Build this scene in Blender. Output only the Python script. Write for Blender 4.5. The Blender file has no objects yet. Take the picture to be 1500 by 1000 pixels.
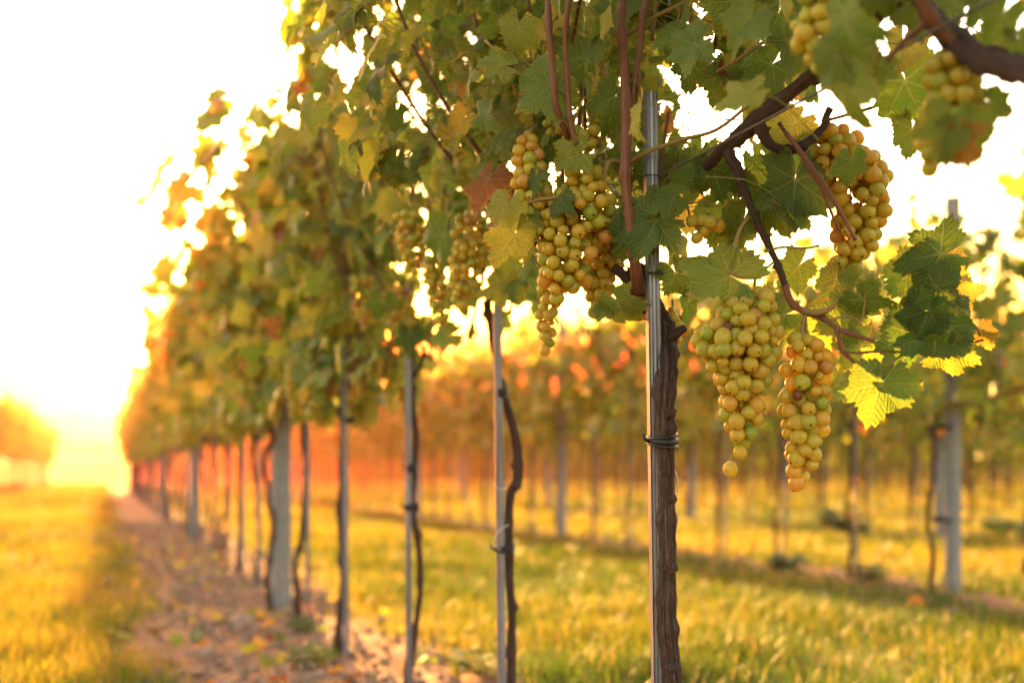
import bpy, math
import numpy as np
from mathutils import Vector

# ------------------------------------------------------------------ camera, sky, sun, exposure
F = 1750.0                 # focal length in photo pixels (1500 wide)
CZ = 0.704                 # eye height above the ground below the camera
SLOPE = 0.1086             # the vineyard falls away from the camera
ROWK = 0.343               # rows run towards (-ROWK, 1)
A1 = 0.932                 # first row crosses y=0 here
ROWGAP = 3.87

C = bpy.context.scene
col = C.collection
cam_d = bpy.data.cameras.new('camera'); cam = bpy.data.objects.new('camera', cam_d); col.objects.link(cam)
cam.location = (0, 0, CZ); cam.rotation_euler = (math.radians(90), 0, 0)
cam_d.sensor_width = 36; cam_d.lens = F / 1500 * 36
cam_d.clip_start = 0.05; cam_d.clip_end = 20000
cam_d.dof.use_dof = True; cam_d.dof.focus_distance = 1.93; cam_d.dof.aperture_fstop = 2.1
C.camera = cam

SUN_EL, SUN_AZ = 3.6, -16.3       # degrees; azimuth from the view axis (+Y), negative to the left
w = bpy.data.worlds.new("World"); C.world = w; w.use_nodes = True
nt = w.node_tree; nt.nodes.clear()
sky = nt.nodes.new('ShaderNodeTexSky'); sky.sky_type = 'NISHITA'; sky.sun_disc = False
sky.sun_elevation = math.radians(SUN_EL); sky.sun_rotation = math.radians(SUN_AZ)
sky.air_density = 1.0; sky.dust_density = 1.8; sky.ozone_density = 1.0
tintn = nt.nodes.new('ShaderNodeMix'); tintn.data_type = 'RGBA'; tintn.blend_type = 'MULTIPLY'
tintn.inputs[0].default_value = 1.0; tintn.inputs[7].default_value = (1.20, 1.0, 0.84, 1)
bg = nt.nodes.new('ShaderNodeBackground'); bg.inputs[1].default_value = 0.15
wo = nt.nodes.new('ShaderNodeOutputWorld')
nt.links.new(sky.outputs[0], tintn.inputs[6]); nt.links.new(tintn.outputs[2], bg.inputs[0]); nt.links.new(bg.outputs[0], wo.inputs[0])

sd = bpy.data.lights.new('sun', 'SUN'); sun = bpy.data.objects.new('sun', sd); col.objects.link(sun)
sd.energy = 2.9; sd.angle = math.radians(0.6); sd.color = (1.0, 0.53, 0.14)
az, el = math.radians(SUN_AZ), math.radians(SUN_EL)
sdir = Vector((math.sin(az) * math.cos(el), math.cos(az) * math.cos(el), math.sin(el)))
sun.rotation_euler = (-sdir).to_track_quat('-Z', 'Y').to_euler()
C.view_settings.view_transform = 'Standard'; C.view_settings.look = 'None'
C.view_settings.gamma = 1; C.view_settings.exposure = 3.72
C.render.engine = 'CYCLES'
C.cycles.use_denoising = True
C.cycles.max_bounces = 7; C.cycles.diffuse_bounces = 4; C.cycles.transmission_bounces = 4
C.cycles.volume_bounces = 0; C.cycles.caustics_reflective = False; C.cycles.caustics_refractive = False
C.cycles.sample_clamp_indirect = 6

# ------------------------------------------------------------------ small maths
def at(px, py, z):
    return np.array(((px - 750) / F * z, z, CZ - (py - 500) / F * z))
def px_of(P):
    P = np.atleast_2d(P); y = np.maximum(P[:, 1], 1e-3)
    return 750 + P[:, 0] / y * F, 500 - (P[:, 2] - CZ) / y * F
def hash2(i, j, s):
    n = (i * 374761393 + j * 668265263 + s * 974711) & 0x7fffffff
    n = ((n ^ (n >> 13)) * 1274126177) & 0x7fffffff
    return ((n ^ (n >> 16)) & 0xffff) / 65535.0
def vnoise(x, y, s=0):
    x = np.asarray(x, float); y = np.asarray(y, float)
    i = np.floor(x).astype(np.int64); j = np.floor(y).astype(np.int64)
    u = x - i; v = y - j; u = u * u * (3 - 2 * u); v = v * v * (3 - 2 * v)
    a = hash2(i, j, s); b = hash2(i + 1, j, s); c = hash2(i, j + 1, s); d = hash2(i + 1, j + 1, s)
    return (a * (1 - u) + b * u) * (1 - v) + (c * (1 - u) + d * u) * v
def fbm(x, y, s=0, o=3):
    r = 0; a = .5
    for k in range(o):
        r = r + a * vnoise(x * 2 ** k, y * 2 ** k, s + k * 17); a *= .5
    return r
def sstep(a, b, x):
    t = np.clip((x - a) / (b - a), 0, 1); return t * t * (3 - 2 * t)
def soil_amount(x, y):
    a = x + ROWK * y
    n = (fbm(x * 1.3, y * 1.3, 5) - .45) * .55 + (fbm(x * 6, y * 6, 9) - .45) * .35
    s1 = 1 - sstep(.38, .72, np.abs(a - .70 - .12 * vnoise(x * .4, y * .4, 3)) + n)
    m = np.abs(np.mod(a - A1 + ROWGAP / 2, ROWGAP) - ROWGAP / 2)
    s2 = 1 - sstep(.08, .34, m + n)
    other = np.abs(a - A1) > ROWGAP / 2
    return np.where(other, s2, s1) * (y < 122)
def ground_z(x, y):
    x = np.asarray(x, float); y = np.asarray(y, float)
    ye = 60 + 62 * sstep(-20, -8, x)
    base = -SLOPE * np.minimum(y, ye)
    drop = -(y - ye) * .24 * (y > ye)
    z = np.maximum(base + drop, -45.0)
    near = (y < 62)
    s = soil_amount(x, y)
    z = z + near * ((fbm(x * .5, y * .5, 21) - .45) * .05 + s * ((fbm(x * 5, y * 5, 31) - .45) * .085 + .012))
    z = z + (y > 300) * (fbm(x * .01, y * .01, 41) - .5) * 1.6
    return z

# ------------------------------------------------------------------ mesh collector
class Each:
    def __init__(s, name, mat, root, loc): s.a = (name, mat, root, loc)
    def add(s, V, T, **kw): MB().add(V, T, **kw).build(s.a[0], s.a[1], s.a[2], s.a[3])
class MB:
    def __init__(s): s.V = []; s.T = []; s.n = 0; s.A = {}
    def add(s, V, T, **attrs):
        V = np.asarray(V, float).reshape(-1, 3); T = np.asarray(T, np.int64).reshape(-1, 3)
        s.V.append(V); s.T.append(T + s.n); s.n += len(V)
        for k, v in attrs.items():
            v = np.asarray(v, float)
            if v.ndim == 0: v = np.full(len(V), float(v))
            s.A.setdefault(k, []).append((s.n - len(V), v))
        return s
    def mesh(s, name, mat):
        me = bpy.data.meshes.new(name)
        V = np.concatenate(s.V); T = np.concatenate(s.T)
        me.vertices.add(len(V)); me.vertices.foreach_set('co', V.astype(np.float32).ravel())
        me.loops.add(len(T) * 3); me.loops.foreach_set('vertex_index', T.astype(np.int32).ravel())
        me.polygons.add(len(T)); me.polygons.foreach_set('loop_start', np.arange(0, len(T) * 3, 3, dtype=np.int32))
        me.polygons.foreach_set('loop_total', np.full(len(T), 3, dtype=np.int32))
        me.update(calc_edges=True)
        me.polygons.foreach_set('use_smooth', np.ones(len(T), bool))
        for k, lst in s.A.items():
            dim = max(v.shape[1] if v.ndim > 1 else 1 for _, v in lst)
            arr = np.zeros((len(V), dim))
            for st, v in lst: arr[st:st + len(v)] = v.reshape(len(v), -1)
            if dim == 1:
                at_ = me.attributes.new(k, 'FLOAT', 'POINT'); at_.data.foreach_set('value', arr.astype(np.float32).ravel())
            else:
                if arr.shape[1] == 2: arr = np.concatenate([arr, np.zeros((len(arr), 1))], 1)
                at_ = me.attributes.new(k, 'FLOAT_VECTOR', 'POINT'); at_.data.foreach_set('vector', arr.astype(np.float32).ravel())
        me.materials.append(mat); me.validate()
        return me
    def build(s, name, mat, parent=None, loc=None):
        if not s.V: return None
        if loc is not None: s.V = [v - np.asarray(loc) for v in s.V]
        o = bpy.data.objects.new(name, s.mesh(name, mat)); col.objects.link(o)
        if parent is not None: o.parent = parent
        elif loc is not None: o.location = loc
        return o
def tag(o, label=None, cat=None, group=None, kind=None):
    if label: o['label'] = label
    if cat: o['category'] = cat
    if group: o['group'] = group
    if kind: o['kind'] = kind
    return o
def empty(name, loc, rz=0):
    o = bpy.data.objects.new(name, None); col.objects.link(o); o.empty_display_size = .1
    o.location = loc; o.rotation_euler = (0, 0, rz); return o
def copy_tree(o, parent=None):
    c = o.copy(); col.objects.link(c); c.parent = parent
    for ch in [q for q in bpy.data.objects if q.parent == o] if o.name not in KIDS else KIDS[o.name]:
        copy_tree(ch, c)
    return c
KIDS = {}

def spline(P, n):
    P = np.asarray(P, float)
    if len(P) < 3:
        t = np.linspace(0, 1, n)[:, None]; return P[0] * (1 - t) + P[-1] * t
    Q = np.vstack([2 * P[0] - P[1], P, 2 * P[-1] - P[-2]])
    out = []
    ts = np.linspace(0, len(P) - 1 - 1e-9, n)
    for t in ts:
        i = int(t); u = t - i; a, b, c, d = Q[i], Q[i + 1], Q[i + 2], Q[i + 3]
        out.append(.5 * ((2 * b) + (-a + c) * u + (2 * a - 5 * b + 4 * c - d) * u * u + (-a + 3 * b - 3 * c + d) * u ** 3))
    return np.array(out)
def tube_arr(P, R, sides=8, bump=None, cap=True):
    P = np.asarray(P, float); n = len(P); R = np.broadcast_to(np.asarray(R, float), (n,))
    T = np.gradient(P, axis=0); T /= np.linalg.norm(T, axis=1)[:, None] + 1e-12
    ref = np.array((0.31, .95, .05)) if abs(T[0][2]) > .6 else np.array((0, 0, 1.))
    N = np.cross(T, ref); N /= np.linalg.norm(N, axis=1)[:, None] + 1e-12
    B = np.cross(T, N)
    a = np.arange(sides) / sides * 2 * math.pi
    rr = R[:, None] * (np.ones((n, sides)) if bump is None else bump)
    V = P[:, None, :] + rr[:, :, None] * (np.cos(a)[None, :, None] * N[:, None, :] + np.sin(a)[None, :, None] * B[:, None, :])
    V = V.reshape(-1, 3)
    i = np.arange(n - 1)[:, None] * sides; j = np.arange(sides)[None, :]; j2 = (j + 1) % sides
    A = (i + j).ravel(); Bq = (i + j2).ravel(); Cq = (i + sides + j2).ravel(); D = (i + sides + j).ravel()
    F_ = np.concatenate([np.stack([A, D, Cq], 1), np.stack([A, Cq, Bq], 1)])
    if cap:
        V = np.vstack([V, P[0], P[-1]]); k = n * sides; jj = np.arange(sides); j3 = (jj + 1) % sides
        F_ = np.concatenate([F_, np.stack([np.full(sides, k), jj, j3], 1), np.stack([np.full(sides, k + 1), (n - 1) * sides + j3, (n - 1) * sides + jj], 1)])
    L = np.concatenate([[0], np.cumsum(np.linalg.norm(np.diff(P, axis=0), axis=1))])
    along = np.repeat(L, sides); ang = np.tile(a, n)
    uv = np.stack([np.cos(ang), np.sin(ang), along], 1)
    if cap: uv = np.vstack([uv, [0, 0, 0], [0, 0, L[-1]]])
    return V, F_, uv
def add_tube(mb, P, R, sides=8, bump=None, cap=True, **kw):
    V, T, uv = tube_arr(P, R, sides, bump, cap); mb.add(V, T, bark=uv, **kw)

# ------------------------------------------------------------------ materials
def new_mat(name):
    m = bpy.data.materials.new(name); m.use_nodes = True; n = m.node_tree; n.nodes.clear()
    out = n.nodes.new('ShaderNodeOutputMaterial'); return m, n, out
class NB:
    """tiny node-graph writer"""
    def __init__(s, nt): s.nt = nt; s.L = nt.links
    def node(s, t, **kw):
        n = s.nt.nodes.new(t)
        for k, v in kw.items(): setattr(n, k, v)
        return n
    def put(s, sock, v):
        if v is None: return
        if hasattr(v, 'is_linked') or hasattr(v, 'links'): s.L.new(v, sock)
        elif isinstance(v, (tuple, list)) and len(v) == 3 and sock.type == 'RGBA': sock.default_value = (*v, 1)
        else: sock.default_value = v
    def math(s, op, a, b=None, c=None, clamp=False):
        n = s.node('ShaderNodeMath', operation=op, use_clamp=clamp)
        s.put(n.inputs[0], a); s.put(n.inputs[1], b); s.put(n.inputs[2], c); return n.outputs[0]
    def attr(s, name, out='Fac'): return s.node('ShaderNodeAttribute', attribute_name=name).outputs[out]
    def noise(s, vec=None, scale=5, detail=3, rough=.5, out=0):
        n = s.node('ShaderNodeTexNoise'); s.put(n.inputs['Vector'], vec)
        n.inputs['Scale'].default_value = scale; n.inputs['Detail'].default_value = detail; n.inputs['Roughness'].default_value = rough
        return n.outputs[out]
    def ramp(s, fac, stops, interp='LINEAR'):
        n = s.node('ShaderNodeValToRGB'); n.color_ramp.interpolation = interp; e = n.color_ramp.elements
        while len(e) < len(stops): e.new(.5)
        for q, (p, c) in zip(e, stops): q.position = p; q.color = (*c, 1) if len(c) == 3 else c
        s.put(n.inputs[0], fac); return n.outputs[0]
    def mix(s, f, a, b, blend='MIX'):
        n = s.node('ShaderNodeMix', data_type='RGBA', blend_type=blend)
        s.put(n.inputs[0], f); s.put(n.inputs[6], a); s.put(n.inputs[7], b); return n.outputs[2]
    def smooth(s, x, a, b):
        n = s.node('ShaderNodeMapRange', interpolation_type='SMOOTHSTEP'); s.put(n.inputs[0], x)
        n.inputs[1].default_value = a; n.inputs[2].default_value = b; return n.outputs[0]
    def bump(s, h, strength=.5, dist=.01):
        n = s.node('ShaderNodeBump'); n.inputs['Strength'].default_value = strength; n.inputs['Distance'].default_value = dist
        s.put(n.inputs['Height'], h); return n.outputs[0]
    def scalev(s, vec, v):
        n = s.node('ShaderNodeVectorMath', operation='MULTIPLY'); s.put(n.inputs[0], vec); n.inputs[1].default_value = v; return n.outputs[0]
    def pbsdf(s, color, rough=.6, normal=None, metal=0, spec=.5, **kw):
        n = s.node('ShaderNodeBsdfPrincipled'); s.put(n.inputs['Base Color'], color); s.put(n.inputs['Roughness'], rough)
        s.put(n.inputs['Metallic'], metal); s.put(n.inputs['Specular IOR Level'], spec)
        if normal is not None: s.L.new(normal, n.inputs['Normal'])
        for k, v in kw.items(): s.put(n.inputs[k.replace('_', ' ')], v)
        return n.outputs[0]
    def mixsh(s, f, a, b):
        n = s.node('ShaderNodeMixShader'); s.put(n.inputs[0], f); s.L.new(a, n.inputs[1]); s.L.new(b, n.inputs[2]); return n.outputs[0]

def leaf_material(name, veins=True):
    m, n, out = new_mat(name); b = NB(n)
    tint = b.attr('tint'); edge = b.attr('edge')
    base = b.ramp(tint, [(0, (.045, .076, .015)), (.35, (.115, .158, .028)), (.6, (.21, .23, .032)), (.78, (.34, .30, .03)), (.9, (.42, .24, .03)), (.96, (.20, .06, .02)), (1, (.10, .035, .015))])
    trans = b.ramp(tint, [(0, (.09, .17, .015)), (.35, (.19, .27, .02)), (.6, (.32, .35, .03)), (.78, (.50, .39, .05)), (.9, (.7, .38, .04)), (.96, (.30, .08, .02)), (1, (.14, .04, .01))])
    geo = b.node('ShaderNodeNewGeometry')
    nz = b.noise(geo.outputs['Position'], 55, 3)
    em = b.math('MULTIPLY', b.smooth(b.math('ADD', edge, b.math('MULTIPLY', b.math('SUBTRACT', nz, .5), .55)), .90, 1.04), b.smooth(tint, .10, .55))
    base = b.mix(em, base, (.30, .20, .035)); trans = b.mix(em, trans, (.62, .38, .05))
    spots = b.smooth(b.noise(geo.outputs['Position'], 170, 2), .70, .76)
    base = b.mix(b.math('MULTIPLY', spots, .75), base, (.11, .045, .018)); trans = b.mix(b.math('MULTIPLY', spots, .8), trans, (.14, .05, .015))
    normal = None
    if veins:
        uv = b.attr('luv', 'Vector'); sx = b.node('ShaderNodeSeparateXYZ'); b.L.new(uv, sx.inputs[0])
        x, y = sx.outputs[0], sx.outputs[1]
        ang = b.math('ARCTAN2', y, x); r = b.math('SQRT', b.math('ADD', b.math('MULTIPLY', x, x), b.math('MULTIPLY', y, y)))
        half = math.radians(27)
        fold = b.math('PINGPONG', b.math('ABSOLUTE', ang), half)
        fold = b.math('MINIMUM', fold, half)
        u = b.math('MULTIPLY', r, b.math('COSINE', fold)); v = b.math('MULTIPLY', r, b.math('SINE', fold))
        wv = b.math('MULTIPLY', b.math('SUBTRACT', 1.1, r), .022)
        main = b.math('SUBTRACT', 1.0, b.smooth(b.math('DIVIDE', v, b.math('MAXIMUM', wv, .004)), .5, 1.6))
        s = b.math('SUBTRACT', u, b.math('MULTIPLY', v, 1.05))
        fr = b.math('PINGPONG', b.math('MULTIPLY', s, 7.5), .5)
        sec = b.math('SUBTRACT', 1.0, b.smooth(fr, .02, .09))
        sec = b.math('MULTIPLY', sec, b.math('GREATER_THAN', u, .12))
        ven = b.math('MAXIMUM', main, b.math('MULTIPLY', sec, .55))
        base = b.mix(b.math('MULTIPLY', ven, .42), base, (.24, .26, .09))
        trans = b.mix(b.math('MULTIPLY', ven, .4), trans, (.50, .48, .14))
        pk = b.noise(b.scalev(uv, (1, 1, 1)), 13, 3)
        h = b.math('SUBTRACT', b.math('MULTIPLY', pk, .8), b.math('MULTIPLY', ven, .7))
        h = b.math('ADD', h, b.math('MULTIPLY', fr, .5))
        normal = b.bump(h, .85, .004)
    mott = b.noise(geo.outputs['Position'], 30, 4)
    base = b.mix(b.math('MULTIPLY', mott, .45), base, b.mix(1.0, base, (1.6, 1.45, .9), 'MULTIPLY'))
    under = b.mix(1.0, b.mix(.42, base, (.17, .19, .12)), (1.15, 1.15, 1.15), 'MULTIPLY')
    base = b.mix(geo.outputs['Backfacing'], base, under)
    p = b.pbsdf(base, .50, normal, spec=.38)
    t = b.node('ShaderNodeBsdfTranslucent'); b.put(t.inputs[0], trans)
    if normal is not None: b.L.new(normal, t.inputs['Normal'])
    b.L.new(b.mixsh(.52, p, t.outputs[0]), out.inputs[0]); return m
M = {}
M['leaf'] = leaf_material('vine leaf', True)
M['leaf_far'] = leaf_material('vine leaf plain', False)

def bark_material(name, c0, c1, c2, scale=1.0, bump=.9, rough=.85):
    m, n, out = new_mat(name); b = NB(n)
    uv = b.attr('bark', 'Vector')
    st = b.noise(b.scalev(uv, (6.5, 6.5, 5)), scale, 6, .7)
    fine = b.noise(b.scalev(uv, (20, 20, 26)), scale, 4, .7)
    w1 = b.noise(b.scalev(uv, (1.5, 1.5, 22)), scale, 3)
    colr = b.ramp(b.math('ADD', b.math('MULTIPLY', st, .65), b.math('MULTIPLY', fine, .35)), [(.33, c0), (.5, c1), (.66, c2)])
    colr = b.mix(b.math('MULTIPLY', w1, .35), colr, c0)
    h = b.math('ADD', b.math('MULTIPLY', st, 1.6), b.math('MULTIPLY', fine, .6))
    b.L.new(b.pbsdf(colr, rough, b.bump(h, bump, .006), spec=.25), out.inputs[0]); return m
M['bark'] = bark_material('old vine bark', (.016, .008, .006), (.085, .045, .032), (.27, .17, .125))
M['bark_dark'] = bark_material('dark vine wood', (.022, .012, .010), (.085, .045, .033), (.20, .115, .08))
M['cane'] = bark_material('red brown cane', (.07, .024, .014), (.17, .060, .030), (.30, .135, .07), bump=.35, rough=.55)
M['cane_tan'] = bark_material('green tan shoot', (.13, .07, .02), (.24, .15, .045), (.32, .24, .08), bump=.3, rough=.5)

def berry_material(name, sss=True):
    m, n, out = new_mat(name); b = NB(n)
    tint = b.attr('tint'); loc = b.attr('bl', 'Vector'); geo = b.node('ShaderNodeNewGeometry')
    base = b.ramp(tint, [(0, (.34, .38, .045)), (.3, (.52, .42, .05)), (.62, (.58, .38, .048)), (.82, (.50, .24, .07)), (.93, (.30, .10, .04)), (1, (.09, .035, .02))])
    bl = b.noise(geo.outputs['Position'], 95, 3)
    base = b.mix(b.math('MULTIPLY', b.smooth(bl, .54, .76), .4), base, (.36, .15, .045))
    sp = b.smooth(b.noise(geo.outputs['Position'], 520, 2), .64, .72)
    base = b.mix(b.math('MULTIPLY', sp, .6), base, (.14, .055, .02))
    sx = b.node('ShaderNodeSeparateXYZ'); b.L.new(loc, sx.inputs[0])
    dot = b.smooth(sx.outputs[2], .965, .985)
    base = b.mix(b.math('MULTIPLY', dot, .9), base, (.05, .025, .012))
    bloom = b.noise(geo.outputs['Position'], 40, 4)
    rough = b.math('ADD', .22, b.math('MULTIPLY', bloom, .26))
    if sss:
        p = b.pbsdf(base, rough, spec=.45, Subsurface_Weight=.85, Subsurface_Scale=.011)
        for nd in n.nodes:
            if nd.type == 'BSDF_PRINCIPLED':
                nd.inputs['Subsurface Radius'].default_value = (1.0, .62, .16)
    else: p = b.pbsdf(base, rough, spec=.4)
    t = b.node('ShaderNodeBsdfTranslucent'); b.put(t.inputs[0], b.mix(1.0, base, (1.35, 1.25, .8), 'MULTIPLY'))
    b.L.new(b.mixsh(.45 if sss else .4, p, t.outputs[0]), out.inputs[0]); return m
M['berry'] = berry_material('white grape skin', True)
M['berry_far'] = berry_material('white grape skin plain', False)

m, n, out = new_mat('galvanised steel'); b = NB(n)
g = b.node('ShaderNodeNewGeometry'); nz = b.noise(b.scalev(g.outputs['Position'], (60, 60, 6)), 1, 4)
b.L.new(b.pbsdf(b.ramp(nz, [(.3, (.15, .145, .165)), (.7, (.30, .29, .33))]), b.math('ADD', .32, b.math('MULTIPLY', nz, .25)), metal=.6), out.inputs[0]); M['steel'] = m
m, n, out = new_mat('concrete'); b = NB(n)
g = b.node('ShaderNodeNewGeometry'); nz = b.noise(g.outputs['Position'], 30, 6, .7); n2 = b.noise(b.scalev(g.outputs['Position'], (14, 14, 2)), 1, 3)
cc = b.mix(b.math('MULTIPLY', n2, .5), b.ramp(nz, [(.3, (.17, .16, .155)), (.7, (.33, .31, .295))]), (.13, .12, .11))
b.L.new(b.pbsdf(cc, .9, b.bump(nz, .5, .01), spec=.2), out.inputs[0]); M['concrete'] = m
def plain(name, c, rough=.6, metal=0, spec=.4):
    m, n, out = new_mat(name); b = NB(n); g = b.node('ShaderNodeNewGeometry')
    nz = b.noise(g.outputs['Position'], 80, 3)
    b.L.new(b.pbsdf(b.mix(nz, tuple(q * .8 for q in c), tuple(min(1, q * 1.2) for q in c)), rough, metal=metal, spec=spec), out.inputs[0]); return m
M['rubber'] = plain('black rubber', (.012, .011, .011), .5)
M['wire'] = plain('weathered wire', (.10, .085, .08), .5, .5)
M['twine'] = plain('pale twine', (.55, .50, .42), .8)
M['plaster'] = plain('pale plaster', (.75, .72, .66), .8)
M['rooftile'] = plain('clay roof', (.32, .14, .08), .8)

m, n, out = new_mat('grass blade'); b = NB(n)
tint = b.attr('tint'); hh = b.attr('edge')
cb = b.ramp(tint, [(0, (.022, .048, .007)), (.35, (.062, .090, .009)), (.7, (.15, .12, .013)), (.9, (.24, .15, .045)), (1, (.34, .24, .12))])
ct = b.ramp(tint, [(0, (.065, .115, .007)), (.35, (.21, .215, .009)), (.7, (.38, .27, .015)), (.9, (.42, .25, .05)), (1, (.40, .28, .12))])
p = b.pbsdf(cb, .5, spec=.35); t = b.node('ShaderNodeBsdfTranslucent'); b.put(t.inputs[0], ct)
b.L.new(b.mixsh(.5, p, t.outputs[0]), out.inputs[0]); M['grass'] = m

m, n, out = new_mat('vineyard ground'); b = NB(n)
g = b.node('ShaderNodeNewGeometry'); P = g.outputs['Position']; soil = b.attr('soil'); far = b.attr('far')
n1 = b.noise(P, 3.5, 6, .65); n2 = b.noise(P, 28, 5, .7); n3 = b.noise(P, .6, 3)
sc = b.ramp(b.math('ADD', b.math('MULTIPLY', n1, .5), b.math('MULTIPLY', n2, .5)), [(.32, (.13, .054, .030)), (.5, (.32, .150, .085)), (.66, (.50, .28, .17))])
gc = b.ramp(b.math('ADD', b.math('MULTIPLY', n3, .5), b.math('MULTIPLY', n2, .5)), [(.3, (.055, .075, .012)), (.5, (.13, .13, .02)), (.7, (.24, .20, .035))])
fn = b.noise(b.scalev(P, (.004, .011, 0)), 1, 5, .6)
fc = b.ramp(fn, [(.30, (.07, .09, .03)), (.42, (.22, .19, .08)), (.5, (.10, .11, .035)), (.58, (.32, .26, .14)), (.7, (.14, .14, .05))])
cc = b.mix(b.smooth(soil, .25, .75), gc, sc); cc = b.mix(far, cc, fc)
b.L.new(b.pbsdf(cc, .95, b.bump(b.math('ADD', n2, n1), .7, .03), spec=.15), out.inputs[0]); M['ground'] = m
m, n, out = new_mat('soil clod'); b = NB(n); g = b.node('ShaderNodeNewGeometry')
b.L.new(b.pbsdf(b.ramp(b.noise(g.outputs['Position'], 20, 5), [(.3, (.13, .07, .045)), (.7, (.42, .25, .17))]), .95, spec=.15), out.inputs[0]); M['clod'] = m

# ------------------------------------------------------------------ ground
def axis(parts):
    out = []
    for a, b_, st in parts: out.append(np.arange(a, b_, st))
    return np.concatenate(out)
xs = axis([(-4000, -400, 200), (-400, -60, 20), (-60, -12, 1.5), (-12, -4, .3), (-4, 5, .075), (5, 12, .25), (12, 60, 1.5), (60, 400, 20), (400, 4200, 200)])
ys = axis([(-40, -4, 3), (-4, 2.5, .4), (2.5, 9, .075), (9, 18, .2), (18, 62, .7), (62, 320, 3), (320, 900, 20), (900, 5200, 200)])
X, Y = np.meshgrid(xs, ys, indexing='ij'); Z = ground_z(X, Y)
nx, ny = X.shape; idx = np.arange(nx * ny).reshape(nx, ny)
a_, b_, c_, d_ = idx[:-1, :-1].ravel(), idx[1:, :-1].ravel(), idx[1:, 1:].ravel(), idx[:-1, 1:].ravel()
mb = MB(); mb.add(np.stack([X, Y, Z], -1).reshape(-1, 3), np.concatenate([np.stack([a_, b_, c_], 1), np.stack([a_, c_, d_], 1)]),
                  soil=soil_amount(X, Y).ravel(), far=(sstep(60, 68, Y) * (1 - sstep(-20, -10, X) * (Y < 128))).ravel())
tag(mb.build('ground', M['ground']), kind='structure')

# far hills closing the valley
hx = np.linspace(-4200, 4400, 140); rows_ = []
for k, (yy, hh_) in enumerate([(3300, 0), (3800, .55), (4400, .9), (5000, 1.0), (5150, 0)]):
    prof = 44 + 4 * fbm(hx / 900, hx * 0 + 3, 61) + 3 * fbm(hx / 220, hx * 0 + 9, 62)
    rows_.append(np.stack([hx, np.full_like(hx, yy), -46 + hh_ * prof], 1))
V = np.concatenate(rows_); nn = len(hx); T = []
for k in range(4):
    i = np.arange(nn - 1) + k * nn
    T += [np.stack([i, i + 1, i + nn + 1], 1), np.stack([i, i + nn + 1, i + nn], 1)]
mb = MB(); mb.add(V, np.concatenate(T), soil=0., far=1.); tag(mb.build('hills', M['ground']), kind='structure')

# ------------------------------------------------------------------ leaves
def leaf_outline(nseg, teeth=.055):
    th = np.linspace(-math.pi, math.pi, nseg, endpoint=False) + math.pi / nseg
    d = np.degrees(th)
    r = np.full(nseg, .56)
    for c0, L, wd in ((0, 1.0, 29), (54, .92, 28), (-54, .92, 28), (108, .80, 34), (-108, .80, 34), (148, .64, 27), (-148, .64, 27)):
        r = np.maximum(r, L * (1 - .31 * (np.abs(d - c0) / wd) ** 1.45))
    if teeth:
        ph = np.abs(np.mod(d / 11.5 + .25, 1) - .5) * 2
        r = r * (1 + teeth * (ph - .5) * 2.0)
    r = r * (.16 + .84 * sstep(180, 158, np.abs(d)))
    return th, r
def leaf_template(nseg, rings):
    th, r = leaf_outline(nseg, .105 if nseg > 40 else (.05 if nseg > 20 else 0))
    V = [[0, 0]]; E = [0.]; T = []
    for f in rings:
        for t, q in zip(th, r):
            rr = q * f if f > .6 else (q * .6 + .4 * .62 * min(1, q / .4)) * f
            V.append([rr * math.cos(t), rr * math.sin(t)]); E.append(f)
    V = np.array(V); E = np.array(E)
    for i in range(nseg):
        j = (i + 1) % nseg
        if j != 0: T.append((0, 1 + i, 1 + j))
        for k in range(len(rings) - 1):
            a = 1 + k * nseg + i; b2 = 1 + k * nseg + j; c = a + nseg; d = b2 + nseg
            if j != 0: T += [(a, c, d), (a, d, b2)]
    return V, E, np.array(T)
LEAF = {'hero': leaf_template(78, (.3, .62, .84, 1.0)), 'mid': leaf_template(30, (.5, 1.0)), 'low': leaf_template(14, (1.0,))}
def norm(v): return v / (np.linalg.norm(v, axis=-1, keepdims=True) + 1e-12)
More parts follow.
